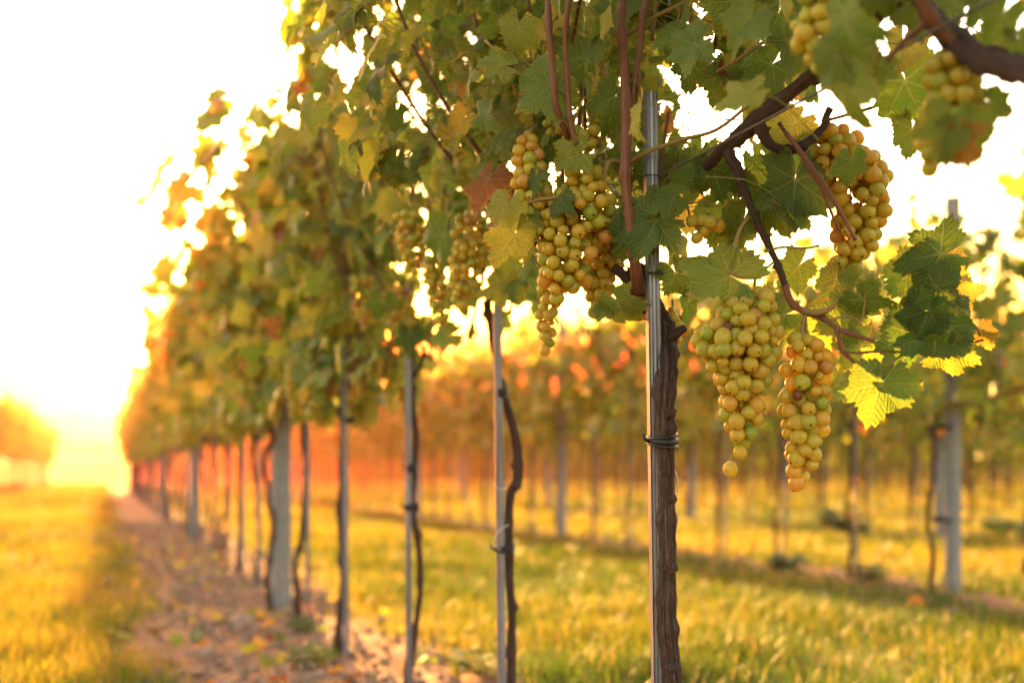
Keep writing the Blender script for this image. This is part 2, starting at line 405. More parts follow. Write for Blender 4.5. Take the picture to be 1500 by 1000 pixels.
def add_leaves(mb, lod, pos, nrm, tip, size, tint, rng, curl=1.0):
    """pos (N,3) where the stalk joins the blade, nrm upper side, tip direction, size = length to the tip"""
    V2, E, T = LEAF[lod]; N = len(pos)
    if N == 0: return
    nrm = norm(np.asarray(nrm, float)); tip = np.asarray(tip, float)
    tip = norm(tip - nrm * (tip * nrm).sum(-1, keepdims=True)); side = np.cross(nrm, tip)
    x = V2[None, :, 0] * np.ones((N, 1)); y = V2[None, :, 1] * np.ones((N, 1))
    r = np.hypot(x, y); th = np.arctan2(y, x)
    def U(a, b): return rng.uniform(a, b, (N, 1)) * curl
    asp = rng.uniform(.86, 1.12, (N, 1)); y = y * asp
    # irregular outlines
    wv = .13 * np.sin(th * 2 + U(0, 6)) + .09 * np.sin(th * 5 + U(0, 6)) + .05 * np.sin(th * 9 + U(0, 6)); x = x * (1 + wv * r); y = y * (1 + wv * r + .10 * np.sin(th * 3 + U(0, 6)) * r)
    z = -U(.05, .55) * x * np.abs(x) - U(-.12, .38) * y * y + U(-.10, .30) * np.abs(y) * (1 - .4 * r)
    z += U(.03, .13) * np.sin(th * 5 + U(0, 6)) * r * r + U(.0, .05) * np.sin(th * 11 + U(0, 6)) * r ** 3
    z += U(-.25, .25) * x * y
    # shorten what bends away so blades do not stretch
    fy = 1 - .25 * np.clip(z * z, 0, 1); y = y * fy; x = x * fy
    size = np.asarray(size, float).reshape(N, 1)
    Vw = pos[:, None, :] + (x * size)[..., None] * tip[:, None, :] + (y * size)[..., None] * side[:, None, :] + (z * size)[..., None] * nrm[:, None, :]
    K = len(V2); Tn = (T[None] + (np.arange(N) * K)[:, None, None]).reshape(-1, 3)
    uv = np.broadcast_to(np.concatenate([V2, np.zeros((K, 1))], 1)[None], (N, K, 3)).reshape(-1, 3) + 0.0
    uv[:, 2] = np.repeat(np.arange(N) * 1.7, K)
    mb.add(Vw.reshape(-1, 3), Tn, tint=np.repeat(np.asarray(tint, float), K), edge=np.tile(E, N), luv=uv)
def rand_tint(rng, n, autumn=.10):
    t = np.clip(rng.normal(.40, .17, n), 0, .68)
    k = rng.random(n) < autumn; t[k] = rng.uniform(.62, .86, k.sum())
    k = rng.random(n) < .015; t[k] = rng.uniform(.9, 1, k.sum())
    return t

# ------------------------------------------------------------------ generic vine (local: u along row, v across, up)
DIR = np.array((-ROWK, 1.0)) / math.hypot(ROWK, 1); LAT = np.array((DIR[1], -DIR[0]))
ROT = math.atan2(DIR[1], DIR[0])
USLOPE = -SLOPE * DIR[1]
def gen_shoots(rng, n_shoot, top=2.2, spread=.46, vs=.13):
    out = []
    for k in range(n_shoot):
        u0 = -spread + 2 * spread * (k + rng.uniform(.1, .9)) / n_shoot
        h0 = 1.06 + rng.uniform(-.05, .06) + USLOPE * u0
        ht = top * rng.uniform(.86, 1.06)
        v1 = rng.normal(0, vs); v2 = v1 + rng.normal(0, vs * 1.1)
        P = [(u0, rng.normal(0, .03), h0), (u0 + rng.normal(0, .05), v1 * .6, h0 + (ht - h0) * .33), (u0 + rng.normal(0, .08), v1, h0 + (ht - h0) * .68),
             (u0 + rng.normal(0, .12), v2, ht), ]
        if rng.random() < .45: P.append((P[-1][0] + rng.normal(0, .1), v2 + np.sign(v2) * rng.uniform(.08, .25), ht - rng.uniform(.02, .2)))
        out.append(spline(P, 26))
    return out
def leaves_on(rng, shoots, n, low=.96, hang=.1):
    pos = []; nr = []; tp = []; st = []
    for i in range(n):
        s = shoots[rng.integers(len(shoots))]; t = rng.random() ** .85 * (len(s) - 1.001); k = int(t)
        p = s[k] * (1 - (t - k)) + s[k + 1] * (t - k)
        sgn = rng.choice([-1, 1]); d = np.array((rng.normal(0, .6), sgn * rng.uniform(.3, 1.3), rng.normal(.15, .45))); d /= np.linalg.norm(d)
        q = p + d * rng.uniform(.05, .15) + np.array((0, sgn * abs(rng.normal(0, .07)), rng.normal(-.02, .04)))
        if q[2] < low + USLOPE * q[0]: q[2] = low + USLOPE * q[0] + rng.uniform(0, .16)
        nrm = np.array((rng.normal(0, .45), sgn * rng.uniform(.25, 1.), rng.uniform(.1, 1.0))) + rng.normal(0, .25, 3)
        tip = np.array((rng.normal(0, .5), sgn * rng.uniform(.1, .8), -rng.uniform(.25, 1.2)))
        pos.append(q); nr.append(nrm); tp.append(tip); st.append(p)
    return np.array(pos), np.array(nr), np.array(tp), np.array(st)
ICO = {}
def ico(sub):
    if sub in ICO: return ICO[sub]
    import bmesh
    bm = bmesh.new(); bmesh.ops.create_icosphere(bm, subdivisions=sub, radius=1)
    bmesh.ops.triangulate(bm, faces=bm.faces)
    V = np.array([v.co[:] for v in bm.verts]); T = np.array([[v.index for v in f.verts] for f in bm.faces]); bm.free()
    ICO[sub] = (V, T); return ICO[sub]
def add_berries(mb, P, R, tint, outdir, rng, sub):
    V, T = ico(sub); N = len(P); K = len(V)
    # each berry turned so its dark end points outwards
    zz = norm(outdir); ref = norm(rng.normal(size=(N, 3))); xx = norm(np.cross(ref, zz)); yy = np.cross(zz, xx)
    el_ = rng.uniform(.95, 1.16, (N, 1, 1)); V = V * 1.0
    W = V[None, :, 0:1] * xx[:, None] + V[None, :, 1:2] * yy[:, None] + V[None, :, 2:3] * zz[:, None] * el_
    q = W / 1.0; ph = rng.uniform(0, 6, (N, 1, 3)); W = W * (1 + .035 * np.sin(q * 2.1 + ph).sum(-1, keepdims=True))
    W = P[:, None] + W * np.asarray(R)[:, None, None]
    mb.add(W.reshape(-1, 3), (T[None] + (np.arange(N) * K)[:, None, None]).reshape(-1, 3), tint=np.repeat(tint, K), bl=np.tile(V, (N, 1)))
def pack_bunch(rng, axis_pts, widths, br, n, depth=.85):
    """axis_pts (k,3) top to bottom, widths half-width (m); returns berry centres and outward directions"""
    A = spline(axis_pts, 40); Wd = np.interp(np.linspace(0, 1, 40), np.linspace(0, 1, len(widths)), widths)
    wt = Wd + br * .3; cdf = np.cumsum(wt ** 1.3) / np.sum(wt ** 1.3)
    P = []; O = []; tries = 0
    while len(P) < n and tries < n * 60:
        tries += 1
        k = int(np.searchsorted(cdf, rng.random())); k = min(k, 39)
        ph = rng.uniform(0, 2 * math.pi); rad = max(Wd[k] - br * .9, 0) * (rng.uniform(.78, 1.03) if rng.random() < .8 else rng.uniform(0, .75))
        o = np.array((math.cos(ph), math.sin(ph) * depth, 0)); p = A[k] + o * rad + np.array((0, 0, rng.normal(0, br * .4)))
        if P and np.min(np.linalg.norm(np.array(P) - p, axis=1)) < br * 1.50: continue
        P.append(p); O.append(o + np.array((0, 0, -.9 + rng.normal(0, .5))))
    return np.array(P), np.array(O), A
def add_bunch(mbB, mbS, rng, axis_pts, widths, br, n, sub=2, stalk_from=None, amber=.0, hero=False):
    P, O, A = pack_bunch(rng, axis_pts, widths, br, n)
    n = len(P); R = br * np.clip(rng.normal(1, .10, n), .68, 1.16); R[rng.random(n) < .04] *= .62
    t = np.clip(rng.normal(.30 + amber, .17, n), .0, .84); t[rng.random(n) < .018] = .96
    R[t > .95] *= .7
    add_berries(mbB, P, R, t, O, rng, sub)
    add_tube(mbS, A[:-3], np.linspace(.0022, .0012, len(A) - 3), 6)
    for i in range(n) if hero else range(0, n, 4):
        k = np.argmin(np.linalg.norm(A - P[i] - np.array((0, 0, br)), axis=1))
        q = A[max(k - 1, 0)]; mid = (q + P[i]) / 2 + np.array((0, 0, br * .35))
        add_tube(mbS, spline([q, mid, P[i] - norm(O[i]) * R[i] * .8], 5), .0009, 5, cap=False)
    if stalk_from is not None:
        s = np.asarray(stalk_from, float); add_tube(mbS, spline([s, (s + A[0]) / 2 + np.array((0, 0, .012)), A[0]], 8), .0022, 6)

def rough_trunk(mb, P, R, rng, sides=16, n=70, knots=8, wob=.004, gnarl=.16, kamp=1.0):
    Pp = spline(P, n); L = np.linspace(0, 1, n)
    Rr = np.interp(L, np.linspace(0, 1, len(R)), R)
    Pp[:, 0] += wob * np.interp(L, np.linspace(0, 1, 14), rng.normal(0, 1, 14)); Pp[:, 1] += wob * np.interp(L, np.linspace(0, 1, 14), rng.normal(0, 1, 14))
    a = np.arange(sides) / sides * 2 * math.pi
    bump = np.ones((n, sides))
    for k in range(5):
        f = rng.integers(3, 9); bump += gnarl * .35 * np.sin(a[None] * f + rng.uniform(0, 6) + 3 * np.sin(L[:, None] * rng.uniform(3, 9)))
    bump += gnarl * .7 * (vnoise(L[:, None] * n * .35 + 0 * a, a[None] * 2.2 + 0 * L[:, None], 7) - .5)
    for k in range(knots):
        lk = (k + rng.uniform(.2, .8)) / knots; ak = rng.uniform(0, 2 * math.pi); wl = rng.uniform(.008, .014)
        da = np.abs(np.mod(a[None] - ak + math.pi, 2 * math.pi) - math.pi)
        bump += kamp * rng.uniform(.45, .85) * np.exp(-((L[:, None] - lk) / wl) ** 2) * np.exp(-(da / .8) ** 2) + .22 * np.exp(-((L[:, None] - lk) / wl) ** 2)
    V, T, uv = tube_arr(Pp, Rr, sides, bump); uv[:, 2] *= .08 / .02; mb.add(V, T, bark=uv)

def make_vine(seed, lod, n_leaf, n_bunch=4, parts='full', top=2.2, trunk_r=.0125, autumn=.12, lscale=1.0, vs=.13, tshift=0.0):
    rng = np.random.default_rng(seed); root = empty('grape_vine', (0, 0, -50))
    mb = MB(); bend = rng.normal(0, .012, (5, 2))
    P = [(0 + bend[0, 0], .03, -.08), (bend[1, 0], .035 + bend[1, 1], .25), (bend[2, 0], .03 + bend[2, 1], .5), (bend[3, 0], .03 + bend[3, 1], .75), (bend[4, 0], .02, .95), (.10, .0, 1.05)]
    s = 12 if lod == 'mid' else 7
    rough_trunk(mb, P, [trunk_r * 1.35, trunk_r, trunk_r * .95, trunk_r, trunk_r * 1.1, trunk_r * .7], rng, s, 60 if lod == 'mid' else 26, knots=8, wob=.006)
    kids = [mb.build('trunk', M['bark_dark'], root)]
    sh = gen_shoots(rng, 8, top, vs=vs); mb = MB()
    add_tube(mb, spline([(.10, 0, 1.04), (.25, 0, 1.10 + USLOPE * .25), (.5, .0, 1.06 + USLOPE * .5)], 10), .008, 6)
    add_tube(mb, spline([(.03, 0, 1.02), (-.15, 0, 1.12 - USLOPE * .15), (-.42, .0, 1.08 - USLOPE * .42)], 10), .008, 6)
    for q in sh: add_tube(mb, q, np.linspace(.0045, .0018, len(q)), 5 if lod == 'mid' else 4, cap=False)
    kids.append(mb.build('cane', M['cane'], root))
    pos, nr, tp, st = leaves_on(rng, sh, n_leaf)
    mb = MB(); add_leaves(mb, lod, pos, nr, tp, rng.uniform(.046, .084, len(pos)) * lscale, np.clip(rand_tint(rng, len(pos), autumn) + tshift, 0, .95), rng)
    kids.append(mb.build('foliage', M['leaf_far'], root))
    for k in range(n_bunch):
        u = rng.uniform(-.4, .4); v = rng.choice([-1, -1, 1]) * rng.uniform(.10, .22); top_ = 1.10 + USLOPE * u + rng.uniform(-.04, .07); L = rng.uniform(.15, .21)
        bB = MB(); bS = MB(); w0 = rng.uniform(.034, .045)
        add_bunch(bB, bS, rng, [(u, v, top_), (u + .005, v, top_ - L * .5), (u, v, top_ - L)], [w0 * .7, w0, w0 * .85, w0 * .6, w0 * .3], .0108, 50 if lod == 'mid' else 26, 2 if lod == 'mid' else 1, (u, v * .5, top_ + .06))
        bo = bB.build('grape_bunch', M['berry_far'], root); kids.append(bo)
        if lod == 'mid': so = bS.build('stalk', M['cane_tan'], bo); KIDS[bo.name] = [so]
        else: KIDS[bo.name] = []
    for k_ in kids: KIDS.setdefault(k_.name, [])
    KIDS[root.name] = kids
    return root

# ------------------------------------------------------------------ stakes, posts, ties
def stake_profile(wd=.019):
    h = wd / 2; t = .0016; d = wd * .42      # open channel with ribs
    pts = [(-h, -d), (-h * .72, -d * .72), (-h * .45, -d), (-h * .15, -d * .78), (h * .15, -d), (h * .5, -d * .75), (h * .72, -d), (h, -d * .8), (h, d), (h - t, d), (h - t, -d * .8 + t), (h * .5, -d * .75 + t),
           (-h * .15, -d * .78 + t * 1.3), (-h * .72, -d * .72 + t), (-h + t, -d + t), (-h + t, d), (-h, d)]
    return np.array(pts)
def extrude(profile, P0, P1, n=2, rz=0.0):
    c, s_ = math.cos(rz), math.sin(rz); pr = profile @ np.array([[c, s_], [-s_, c]])
    k = len(pr); V = []
    for t in np.linspace(0, 1, n):
        o = P0 * (1 - t) + P1 * t; V.append(np.concatenate([pr + o[:2], np.full((k, 1), o[2])], 1))
    V = np.concatenate(V); T = []
    for i in range(n - 1):
        for j in range(k):
            a = i * k + j; b2 = i * k + (j + 1) % k; T += [(a, b2, b2 + k), (a, b2 + k, a + k)]
    return V, np.array(T)
def make_stake(name, P0, P1, wd=.019, rz=.15):
    V, T = extrude(stake_profile(wd), np.zeros(3), np.asarray(P1, float) - np.asarray(P0, float), 2, rz)
    me = MB().add(V, T)
    o = me.build(name, M['steel']); o.location = P0
    o.data.polygons.foreach_set('use_smooth', np.zeros(len(o.data.polygons), bool)); return o
def make_post(h, wd):
    hw = wd / 2; ch = wd * .16
    pr = np.array([(-hw, -hw + ch), (-hw + ch, -hw), (hw - ch, -hw), (hw, -hw + ch), (hw, hw - ch), (hw - ch, hw), (-hw + ch, hw), (-hw, hw - ch)])
    V, T = extrude(pr, np.array((0, 0, -.15)), np.array((0, 0, h)), 7)
    k = 8; V = np.vstack([V, (0, 0, h + .006)]); top = (7 - 1) * k
    T = np.concatenate([T, [(top + j, top + (j + 1) % k, len(V) - 1) for j in range(k)]])
    o = MB().add(V, T).build('concrete_post', M['concrete'])
    o.data.polygons.foreach_set('use_smooth', np.zeros(len(o.data.polygons), bool)); return o
def ring_pts(c, rx, ry, n=26, tilt=0.0, a0=0.0, a1=2 * math.pi):
    a = np.linspace(a0, a1, n); return np.stack([c[0] + rx * np.cos(a), c[1] + ry * np.sin(a), c[2] + tilt * rx * np.cos(a)], 1)
def make_tie(c, rx, ry, band=.006, tail=True, label='', turns=2, group=None, th=.0026):
    mb = MB(); c = np.asarray(c, float)
    for k in range(turns):
        P = ring_pts((0, 0, (k - (turns - 1) / 2) * band * 1.5), rx, ry, 28, tilt=.12 * (1 if k % 2 else -1))
        V, T, uv = tube_arr(P, th, 8); V2 = V.copy(); mb.add(V2, T)
    V, T = tube_arr(ring_pts((0, 0, 0), rx * 1.0, ry * 1.0, 28), th, 8)[:2]; V = V.copy(); V[:, 2] *= band / (2 * th); mb.add(V, T)
    if tail:
        V, T = tube_arr(spline([(-rx, -ry * .3, 0), (-rx - .006, -ry * .6, .004), (-rx - .009, -ry * .5, .011)], 8), .0032, 8)[:2]; mb.add(V, T)
    o = mb.build('vine_tie', M['rubber']); o.location = c
    tag(o, label, 'tie', group); return o

# ------------------------------------------------------------------ hero vines built to their measured places
SPACE = .846
def row_pt(k, z):            # a point on row k's line at depth z
    x = A1 + ROWGAP * k - ROWK * z; return np.array((x, z, float(ground_z(x, z))))
def loc2w(P, base):
    P = np.atleast_2d(P); return base + np.stack([P[:, 0] * DIR[0] + P[:, 1] * LAT[0], P[:, 0] * DIR[1] + P[:, 1] * LAT[1], P[:, 2]], 1)
MASK = {r: [int(q) for q in s] for r, s in enumerate([
    "999999999987656677", "889999988765223443", "779998877664111110", "878997764553210000", "888877765665210000", "889533566775200000",
    "889533675565200000", "888423576554200000", "554322365434210000", "211111222112210000", "100000010001000000"])}
BUNCHES = [  # owner, z, axis (px,py,halfwidth px), count, berry r px, sub, stalk start, amber
    ('main', 2.00, [(858, 258, 28), (852, 300, 52), (842, 350, 52), (826, 400, 40), (813, 436, 16)], 92, 11.0, 3, (905, 240), .05),
    ('main', 2.02, [(772, 205, 20), (778, 260, 30), (790, 310, 34), (782, 360, 26)], 48, 10.2, 3, (790, 190), .05),
    ('main', 2.08, [(892, 320, 20), (890, 370, 34), (880, 420, 26), (868, 450, 10)], 44, 10.4, 3, (905, 300), .12),
    ('main', 2.16, [(806, 430, 20), (800, 470, 18), (801, 514, 12)], 22, 9.4, 2, (808, 420), .1),
    ('main', 2.04, [(800, 185, 12), (850, 200, 34), (840, 222, 22)], 18, 10.5, 2, (842, 160), .0),
    ('near', 1.85, [(1104, 428, 20), (1096, 460, 48), (1080, 500, 68), (1088, 545, 44), (1086, 600, 36), (1080, 655, 16)], 122, 12.6, 3, (1110, 400), .06),
    ('near', 1.84, [(1182, 498, 28), (1182, 540, 40), (1179, 600, 40), (1178, 650, 32), (1172, 700, 20)], 104, 12.4, 3, (1178, 455), .1),
    ('near', 1.92, [(1212, 200, 40), (1240, 245, 64), (1262, 300, 44), (1255, 345, 38), (1240, 392, 26), (1236, 432, 14)], 104, 12.2, 3, (1212, 170), .16),
    ('near', 1.36, [(1392, 95, 38), (1392, 150, 46), (1372, 205, 34), (1362, 250, 14)], 56, 15.5, 2, (1400, 60), .02),
    ('near', 1.40, [(1196, -20, 34), (1188, 45, 34), (1200, 95, 20)], 40, 15, 2, (1200, -60), .0),
    ('near', 1.96, [(1012, 322, 8), (1040, 330, 28), (1022, 345, 10)], 7, 10.5, 2, (1000, 300), .1),
    ('main', 2.05, [(985, 462, 14), (998, 480, 16), (992, 500, 8)], 8, 9.5, 2, (985, 440), .1),
    ('second', 2.88, [(600, 318, 24), (603, 350, 26), (608, 395, 18)], 40, 7.2, 2, (606, 290), .05),
    ('second', 2.60, [(690, 318, 26), (688, 360, 32), (680, 410, 24), (672, 450, 10)], 56, 8.0, 2, (690, 290), .05),
    ('second', 2.78, [(636, 380, 20), (640, 430, 22), (648, 470, 12)], 34, 7.4, 2, (640, 350), .05),
    ('third', 3.5, [(582, 425, 26), (588, 470, 24), (594, 512, 10)], 44, 6.4, 2, (584, 400), .05),
    ('third', 3.7, [(530, 408, 20), (534, 445, 22), (536, 480, 10)], 36, 6.2, 2, (530, 390), .05),
]
def hero_foliage(name, k, seed, n_cand, zmin, root, extra, scale=1.0):
    rng = np.random.default_rng(seed); base = row_pt(0, 2.0 + SPACE * k)
    sh = gen_shoots(rng, 9, 2.25, spread=.5, vs=.15)
    pos, nr, tp, st = leaves_on(rng, sh, n_cand, low=.98)
    W = loc2w(pos, base); S = loc2w(st, base)
    nW = loc2w(nr, np.zeros(3)); tW = loc2w(tp, np.zeros(3))
    px, py = px_of(W); keep = np.ones(len(W), bool)
    for i in range(len(W)):
        c = int((px[i] - 600) // 50); r = int(py[i] // 50)
        if W[i, 1] < zmin and -150 < px[i] < 1650: keep[i] = False; continue
        if 0 <= c < 18 and r >= 0:
            dns = MASK[r][c] if r in MASK else 0
            if rng.random() > dns / 9 * (.8 if px[i] > 1000 else 1): keep[i] = False
        elif c >= 18 and 0 < r: keep[i] = False
        if k == 0 and W[i, 1] < 2.0 and 730 < px[i] < 1010 and rng.random() < .8: keep[i] = False
        if px[i] < np.interp(py[i], [0, 80, 260, 380, 600], [455, 410, 350, 270, 200]): keep[i] = False
        for own, bz, ax, *_ in BUNCHES:
            if W[i, 1] < bz + .03:
                for (bx, by, bw) in ax:
                    if abs(px[i] - bx) < bw + 30 and -55 < py[i] - by < 35: keep[i] = False
    W, S, nW, tW = W[keep], S[keep], nW[keep], tW[keep]; N = len(W)
    size = rng.uniform(.032, .066, N) * scale; mb = MB()
    add_leaves(mb, 'hero', W, nW, tW, size, rand_tint(rng, N, .13), rng, 1.5)
    for (a, bpy_, z, L, ang, yaw, pit, tint) in extra:
        p = at(a, bpy_, z); L = .75 * L / F * z; t = math.radians(ang)
        tip = np.array((math.cos(t), 0, -math.sin(t))); sd_ = np.array((-math.sin(t), 0, -math.cos(t)))
        nrm = np.array((0., -1., 0.)); yr, pr_ = math.radians(yaw), math.radians(pit)
        nrm = nrm * math.cos(yr) + sd_ * math.sin(yr); nrm = nrm * math.cos(pr_) - tip * math.sin(pr_); tip2 = tip * math.cos(pr_) + np.array((0., -1., 0.)) * math.sin(pr_)
        add_leaves(mb, 'hero', p[None], nrm[None], tip2[None], [L / max(math.cos(pr_), .5)], [tint], rng, 1.6)
    for i in range(N):
        d = W[i] - S[i]
        if np.linalg.norm(d) > .3: continue
        V, T, _ = tube_arr(spline([S[i], S[i] + d * .55 + np.array((0, 0, .018)), W[i]], 6), .0011, 5, cap=False); mb.add(V, T, tint=.58, edge=.5)
    mb.build('foliage', M['leaf'], root, loc=base)
    mb = Each('shoot', M['cane'], root, base)
    for q in sh:
        Q = loc2w(q, base); qx, qy = px_of(Q)
        ok = ~((qx > 980) & (qy > 100)) & ~((Q[:, 1] < zmin) & (qx > 0) & (qx < 1600)) & ~((qx > 1130))
        run = []
        for j in range(len(Q) + 1):
            if j < len(Q) and ok[j]: run.append(Q[j])
            else:
                if len(run) > 3: add_tube(mb, np.array(run), np.linspace(.0046, .0026, len(run)), 8)
                run = []
    return base, rng
def hero_bunches(owner, root, base, rng):
    for own, z, ax, n, r, sub, st, amber in BUNCHES:
        if own != owner: continue
        n = int(n * 1.25); bB, bS = MB(), MB(); A = [at(a, b2, z) for a, b2, _ in ax]; Wd = [w_ / F * z for *_, w_ in ax]
        add_bunch(bB, bS, rng, A, Wd, .89 * r / F * z, n, sub, at(st[0], st[1], z + .03), amber, hero=(sub == 3))
        if abs(ax[0][0] - 1104) < 1:
            p = at(1069, 687, z); add_berries(bB, p[None], np.array([11.5 / F * z]), np.array([.4]), np.array([[.1, 0, -1.]]), rng, 3)
            add_tube(bS, spline([at(1082, 655, z), at(1075, 668, z), at(1070, 678, z)], 6), .0012, 6)
        bo = bB.build('grape_bunch', M['berry'] if sub == 3 else M['berry_far'], root, loc=base); bS.build('stalk', M['cane_tan'], bo, loc=base)
def path(mb, pts, r_px, sides=8, n=30, **kw):
    P = spline([at(*p) for p in pts], n); zz = P[:, 1]
    r = np.interp(np.linspace(0, 1, n), np.linspace(0, 1, len(r_px)), r_px) / F * zz
    if n >= 18:
        ph_ = np.linspace(0, 1, n) * max(2, n // 9); zz_ = (np.abs(np.mod(ph_, 2) - 1) - .5) * 1.1 / F * zz.mean() * min(3, max(r_px)); P = P + zz_[:, None] * np.array((.9, .5, 0))
    nodes = 1 + .7 * np.clip(np.cos(np.linspace(0, 1, n) * math.pi * 2 * max(2, n // 9)) - .75, 0, 1) * 4 * .5
    add_tube(mb, P, r * nodes, sides)

# ---- main vine
def vine_root(k, label):
    r = empty('grape_vine', row_pt(0, 2.0 + SPACE * k)); return tag(r, label, 'grape vine', 'vines of the front row')
r0 = vine_root(0, 'sharp grape vine with thick shaggy bark trunk strapped to a grooved steel stake')
b0 = np.array(r0.location); mb = MB(); rng = np.random.default_rng(11)
tp_ = [(983, 1330, 1.965), (985, 1150, 1.965), (984, 1000, 1.965), (977, 900, 1.965), (978, 800, 1.965), (975, 700, 1.965), (973, 600, 1.97), (976, 530, 2.0), (971, 490, 2.03), (955, 452, 2.04), (940, 415, 2.04), (930, 388, 2.04)]
rough_trunk(mb, [at(*p) for p in tp_], [r / F * 2 for r in (18, 13.5, 13, 12, 12, 12, 12, 14, 15.5, 14, 14, 9)], rng, 40, 320, knots=11, wob=.0012, gnarl=.24, kamp=.45)
for kx, ky, kr in ((981, 604, 8), (984, 731, 7), (983, 832, 9), (986, 976, 9), (974, 692, 5)):
    V, T = ico(3); q = np.array([vnoise(v[0] * 3 + 9, v[2] * 3 + v[1] * 2, kx) for v in V]); c_ = at(kx, ky, 1.952)
    V = V * (.75 + .55 * q)[:, None] * np.array((1.1, .75, .95)) * kr / F * 2; mb.add(V + c_, T, bark=np.stack([V[:, 0] * 60, V[:, 1] * 60, V[:, 2] * 60], 1))
P = spline([at(978, 500, 2.02), at(990, 488, 2.0), at(1004, 480, 1.99)], 8); add_tube(mb, P, np.linspace(.012, .006, 8), 12)
P = spline([at(935, 430, 2.04), at(915, 405, 2.04), at(900, 392, 2.05)], 8); add_tube(mb, P, np.linspace(.011, .008, 8), 12)
mb.build('trunk', M['bark'], r0, loc=b0)
mb = Each('cane', M['cane'], r0, b0)
path(mb, [(934, 425, 2.02), (930, 380, 1.97), (922, 330, 1.96), (918, 280, 1.96), (917, 220, 1.96), (915, 120, 1.96), (912, 40, 1.96), (909, -60, 1.96)], [11, 8, 7.5, 7.5, 8, 7, 7, 7], 14, 60)
path(mb, [(800, -60, 1.97), (804, 20, 1.97), (808, 90, 1.97), (813, 150, 1.97), (830, 195, 2.0), (832, 228, 2.06)], [5, 5, 5, 5, 4, 4], 10, 44)
path(mb, [(838, -40, 1.98), (830, 40, 1.97), (829, 110, 1.97), (836, 170, 1.97), (842, 212, 1.97)], [4, 4, 4, 4, 3.5], 10, 36)
path(mb, [(955, -40, 1.98), (944, 20, 1.97), (936, 70, 1.97), (928, 140, 1.97), (924, 180, 1.97)], [5, 5, 4.5, 4, 4], 10, 36)
path(mb, [(938, 110, 1.97), (936, 160, 1.97), (932, 205, 1.97)], [2.5, 2.5, 2], 8, 14)

mb = Each('shoot', M['cane_tan'], r0, b0)
path(mb, [(912, 140, 2.0), (898, 130, 1.98), (884, 100, 1.98), (868, 68, 1.98), (858, 50, 1.98)], [4.5, 3.5, 3, 2.6, 2], 8, 20)
path(mb, [(918, 240, 2.0), (950, 222, 1.97), (1000, 205, 1.95), (1050, 190, 1.92), (1100, 150, 1.9)], [4.5, 3.5, 3, 2.8, 2.4], 8, 24)
path(mb, [(842, 215, 2.02), (832, 170, 2.0), (822, 140, 1.99), (808, 120, 1.98)], [2.5, 2.3, 2, 1.8], 8, 14)
path(mb, [(918, 50, 2.0), (960, 25, 1.98), (1000, 5, 1.96), (1020, -20, 1.95)], [3.6, 3, 2.6, 2.5], 8, 18)
path(mb, [(916, 243, 2.01), (902, 236, 2.0), (892, 240, 1.99), (884, 262, 1.99), (876, 268, 1.99)], [3.5, 3.8, 3.6, 3, 2.2], 8, 20)
path(mb, [(772, 298, 1.99), (790, 292, 1.98), (812, 290, 1.97), (820, 287, 1.97)], [2.6, 2.4, 2.2, 2], 8, 14)
path(mb, [(712, 60, 2.06), (735, 85, 2.04), (760, 108, 2.03), (784, 124, 2.02)], [1.8, 2.4, 2.5, 2.5], 8, 14)
path(mb, [(960, 290, 2.0), (985, 300, 1.98), (1008, 298, 1.97), (1040, 295, 1.96)], [1.6, 1.8, 1.8, 1.6], 6, 14)
path(mb, [(955, 60, 2.05), (958, 20, 2.05), (962, -30, 2.05)], [3.5, 3.2, 3], 8, 12)

EX0 = [(806, 124, 1.99, 78, 138, 12, 10, .36), (902, 142, 1.97, 62, 100, -10, 15, .22), (846, 226, 1.97, 52, 165, 10, 5, .60), (785, 262, 1.98, 40, 100, 50, 0, .25), (820, 288, 1.96, 42, 120, 62, 10, .18),
       (742, 300, 1.99, 52, 118, 30, 0, .60), (752, 345, 1.97, 60, 120, -15, 20, .66), (770, 310, 2.0, 50, 160, 40, 0, .5), (960, 322, 1.95, 88, 170, 15, 12, .16), (935, 330, 1.97, 70, 115, -10, 0, .12),
       (905, 442, 2.0, 58, 60, 45, 10, .42), (892, 448, 2.02, 40, 190, 35, 0, .3), (925, 438, 2.02, 34, 20, 20, 10, .55), (870, 68, 1.96, 48, 130, 55, 0, .3), (868, 55, 1.97, 42, 305, 60, 10, .3),
       (990, 60, 1.98, 52, 60, 20, 0, .35), (1012, 92, 1.98, 50, 100, 10, 10, .2), (905, 10, 2.0, 58, 120, 30, 0, .25), (860, 90, 2.1, 60, 200, 0, 0, .2), (760, 40, 2.0, 55, 100, 10, 0, .5),
       (735, 95, 2.02, 52, 200, 20, 0, .45), (712, 165, 2.0, 50, 110, 60, 0, .3), (940, 170, 2.1, 60, 80, 0, 0, .1), (960, 250, 2.1, 70, 60, 0, 0, .1), (975, 215, 2.08, 60, 100, 20, 0, .45)]
_, rg = hero_foliage('foliage', 0, 101, 1500, 1.72, r0, EX0)
hero_bunches('main', r0, b0, np.random.default_rng(5))

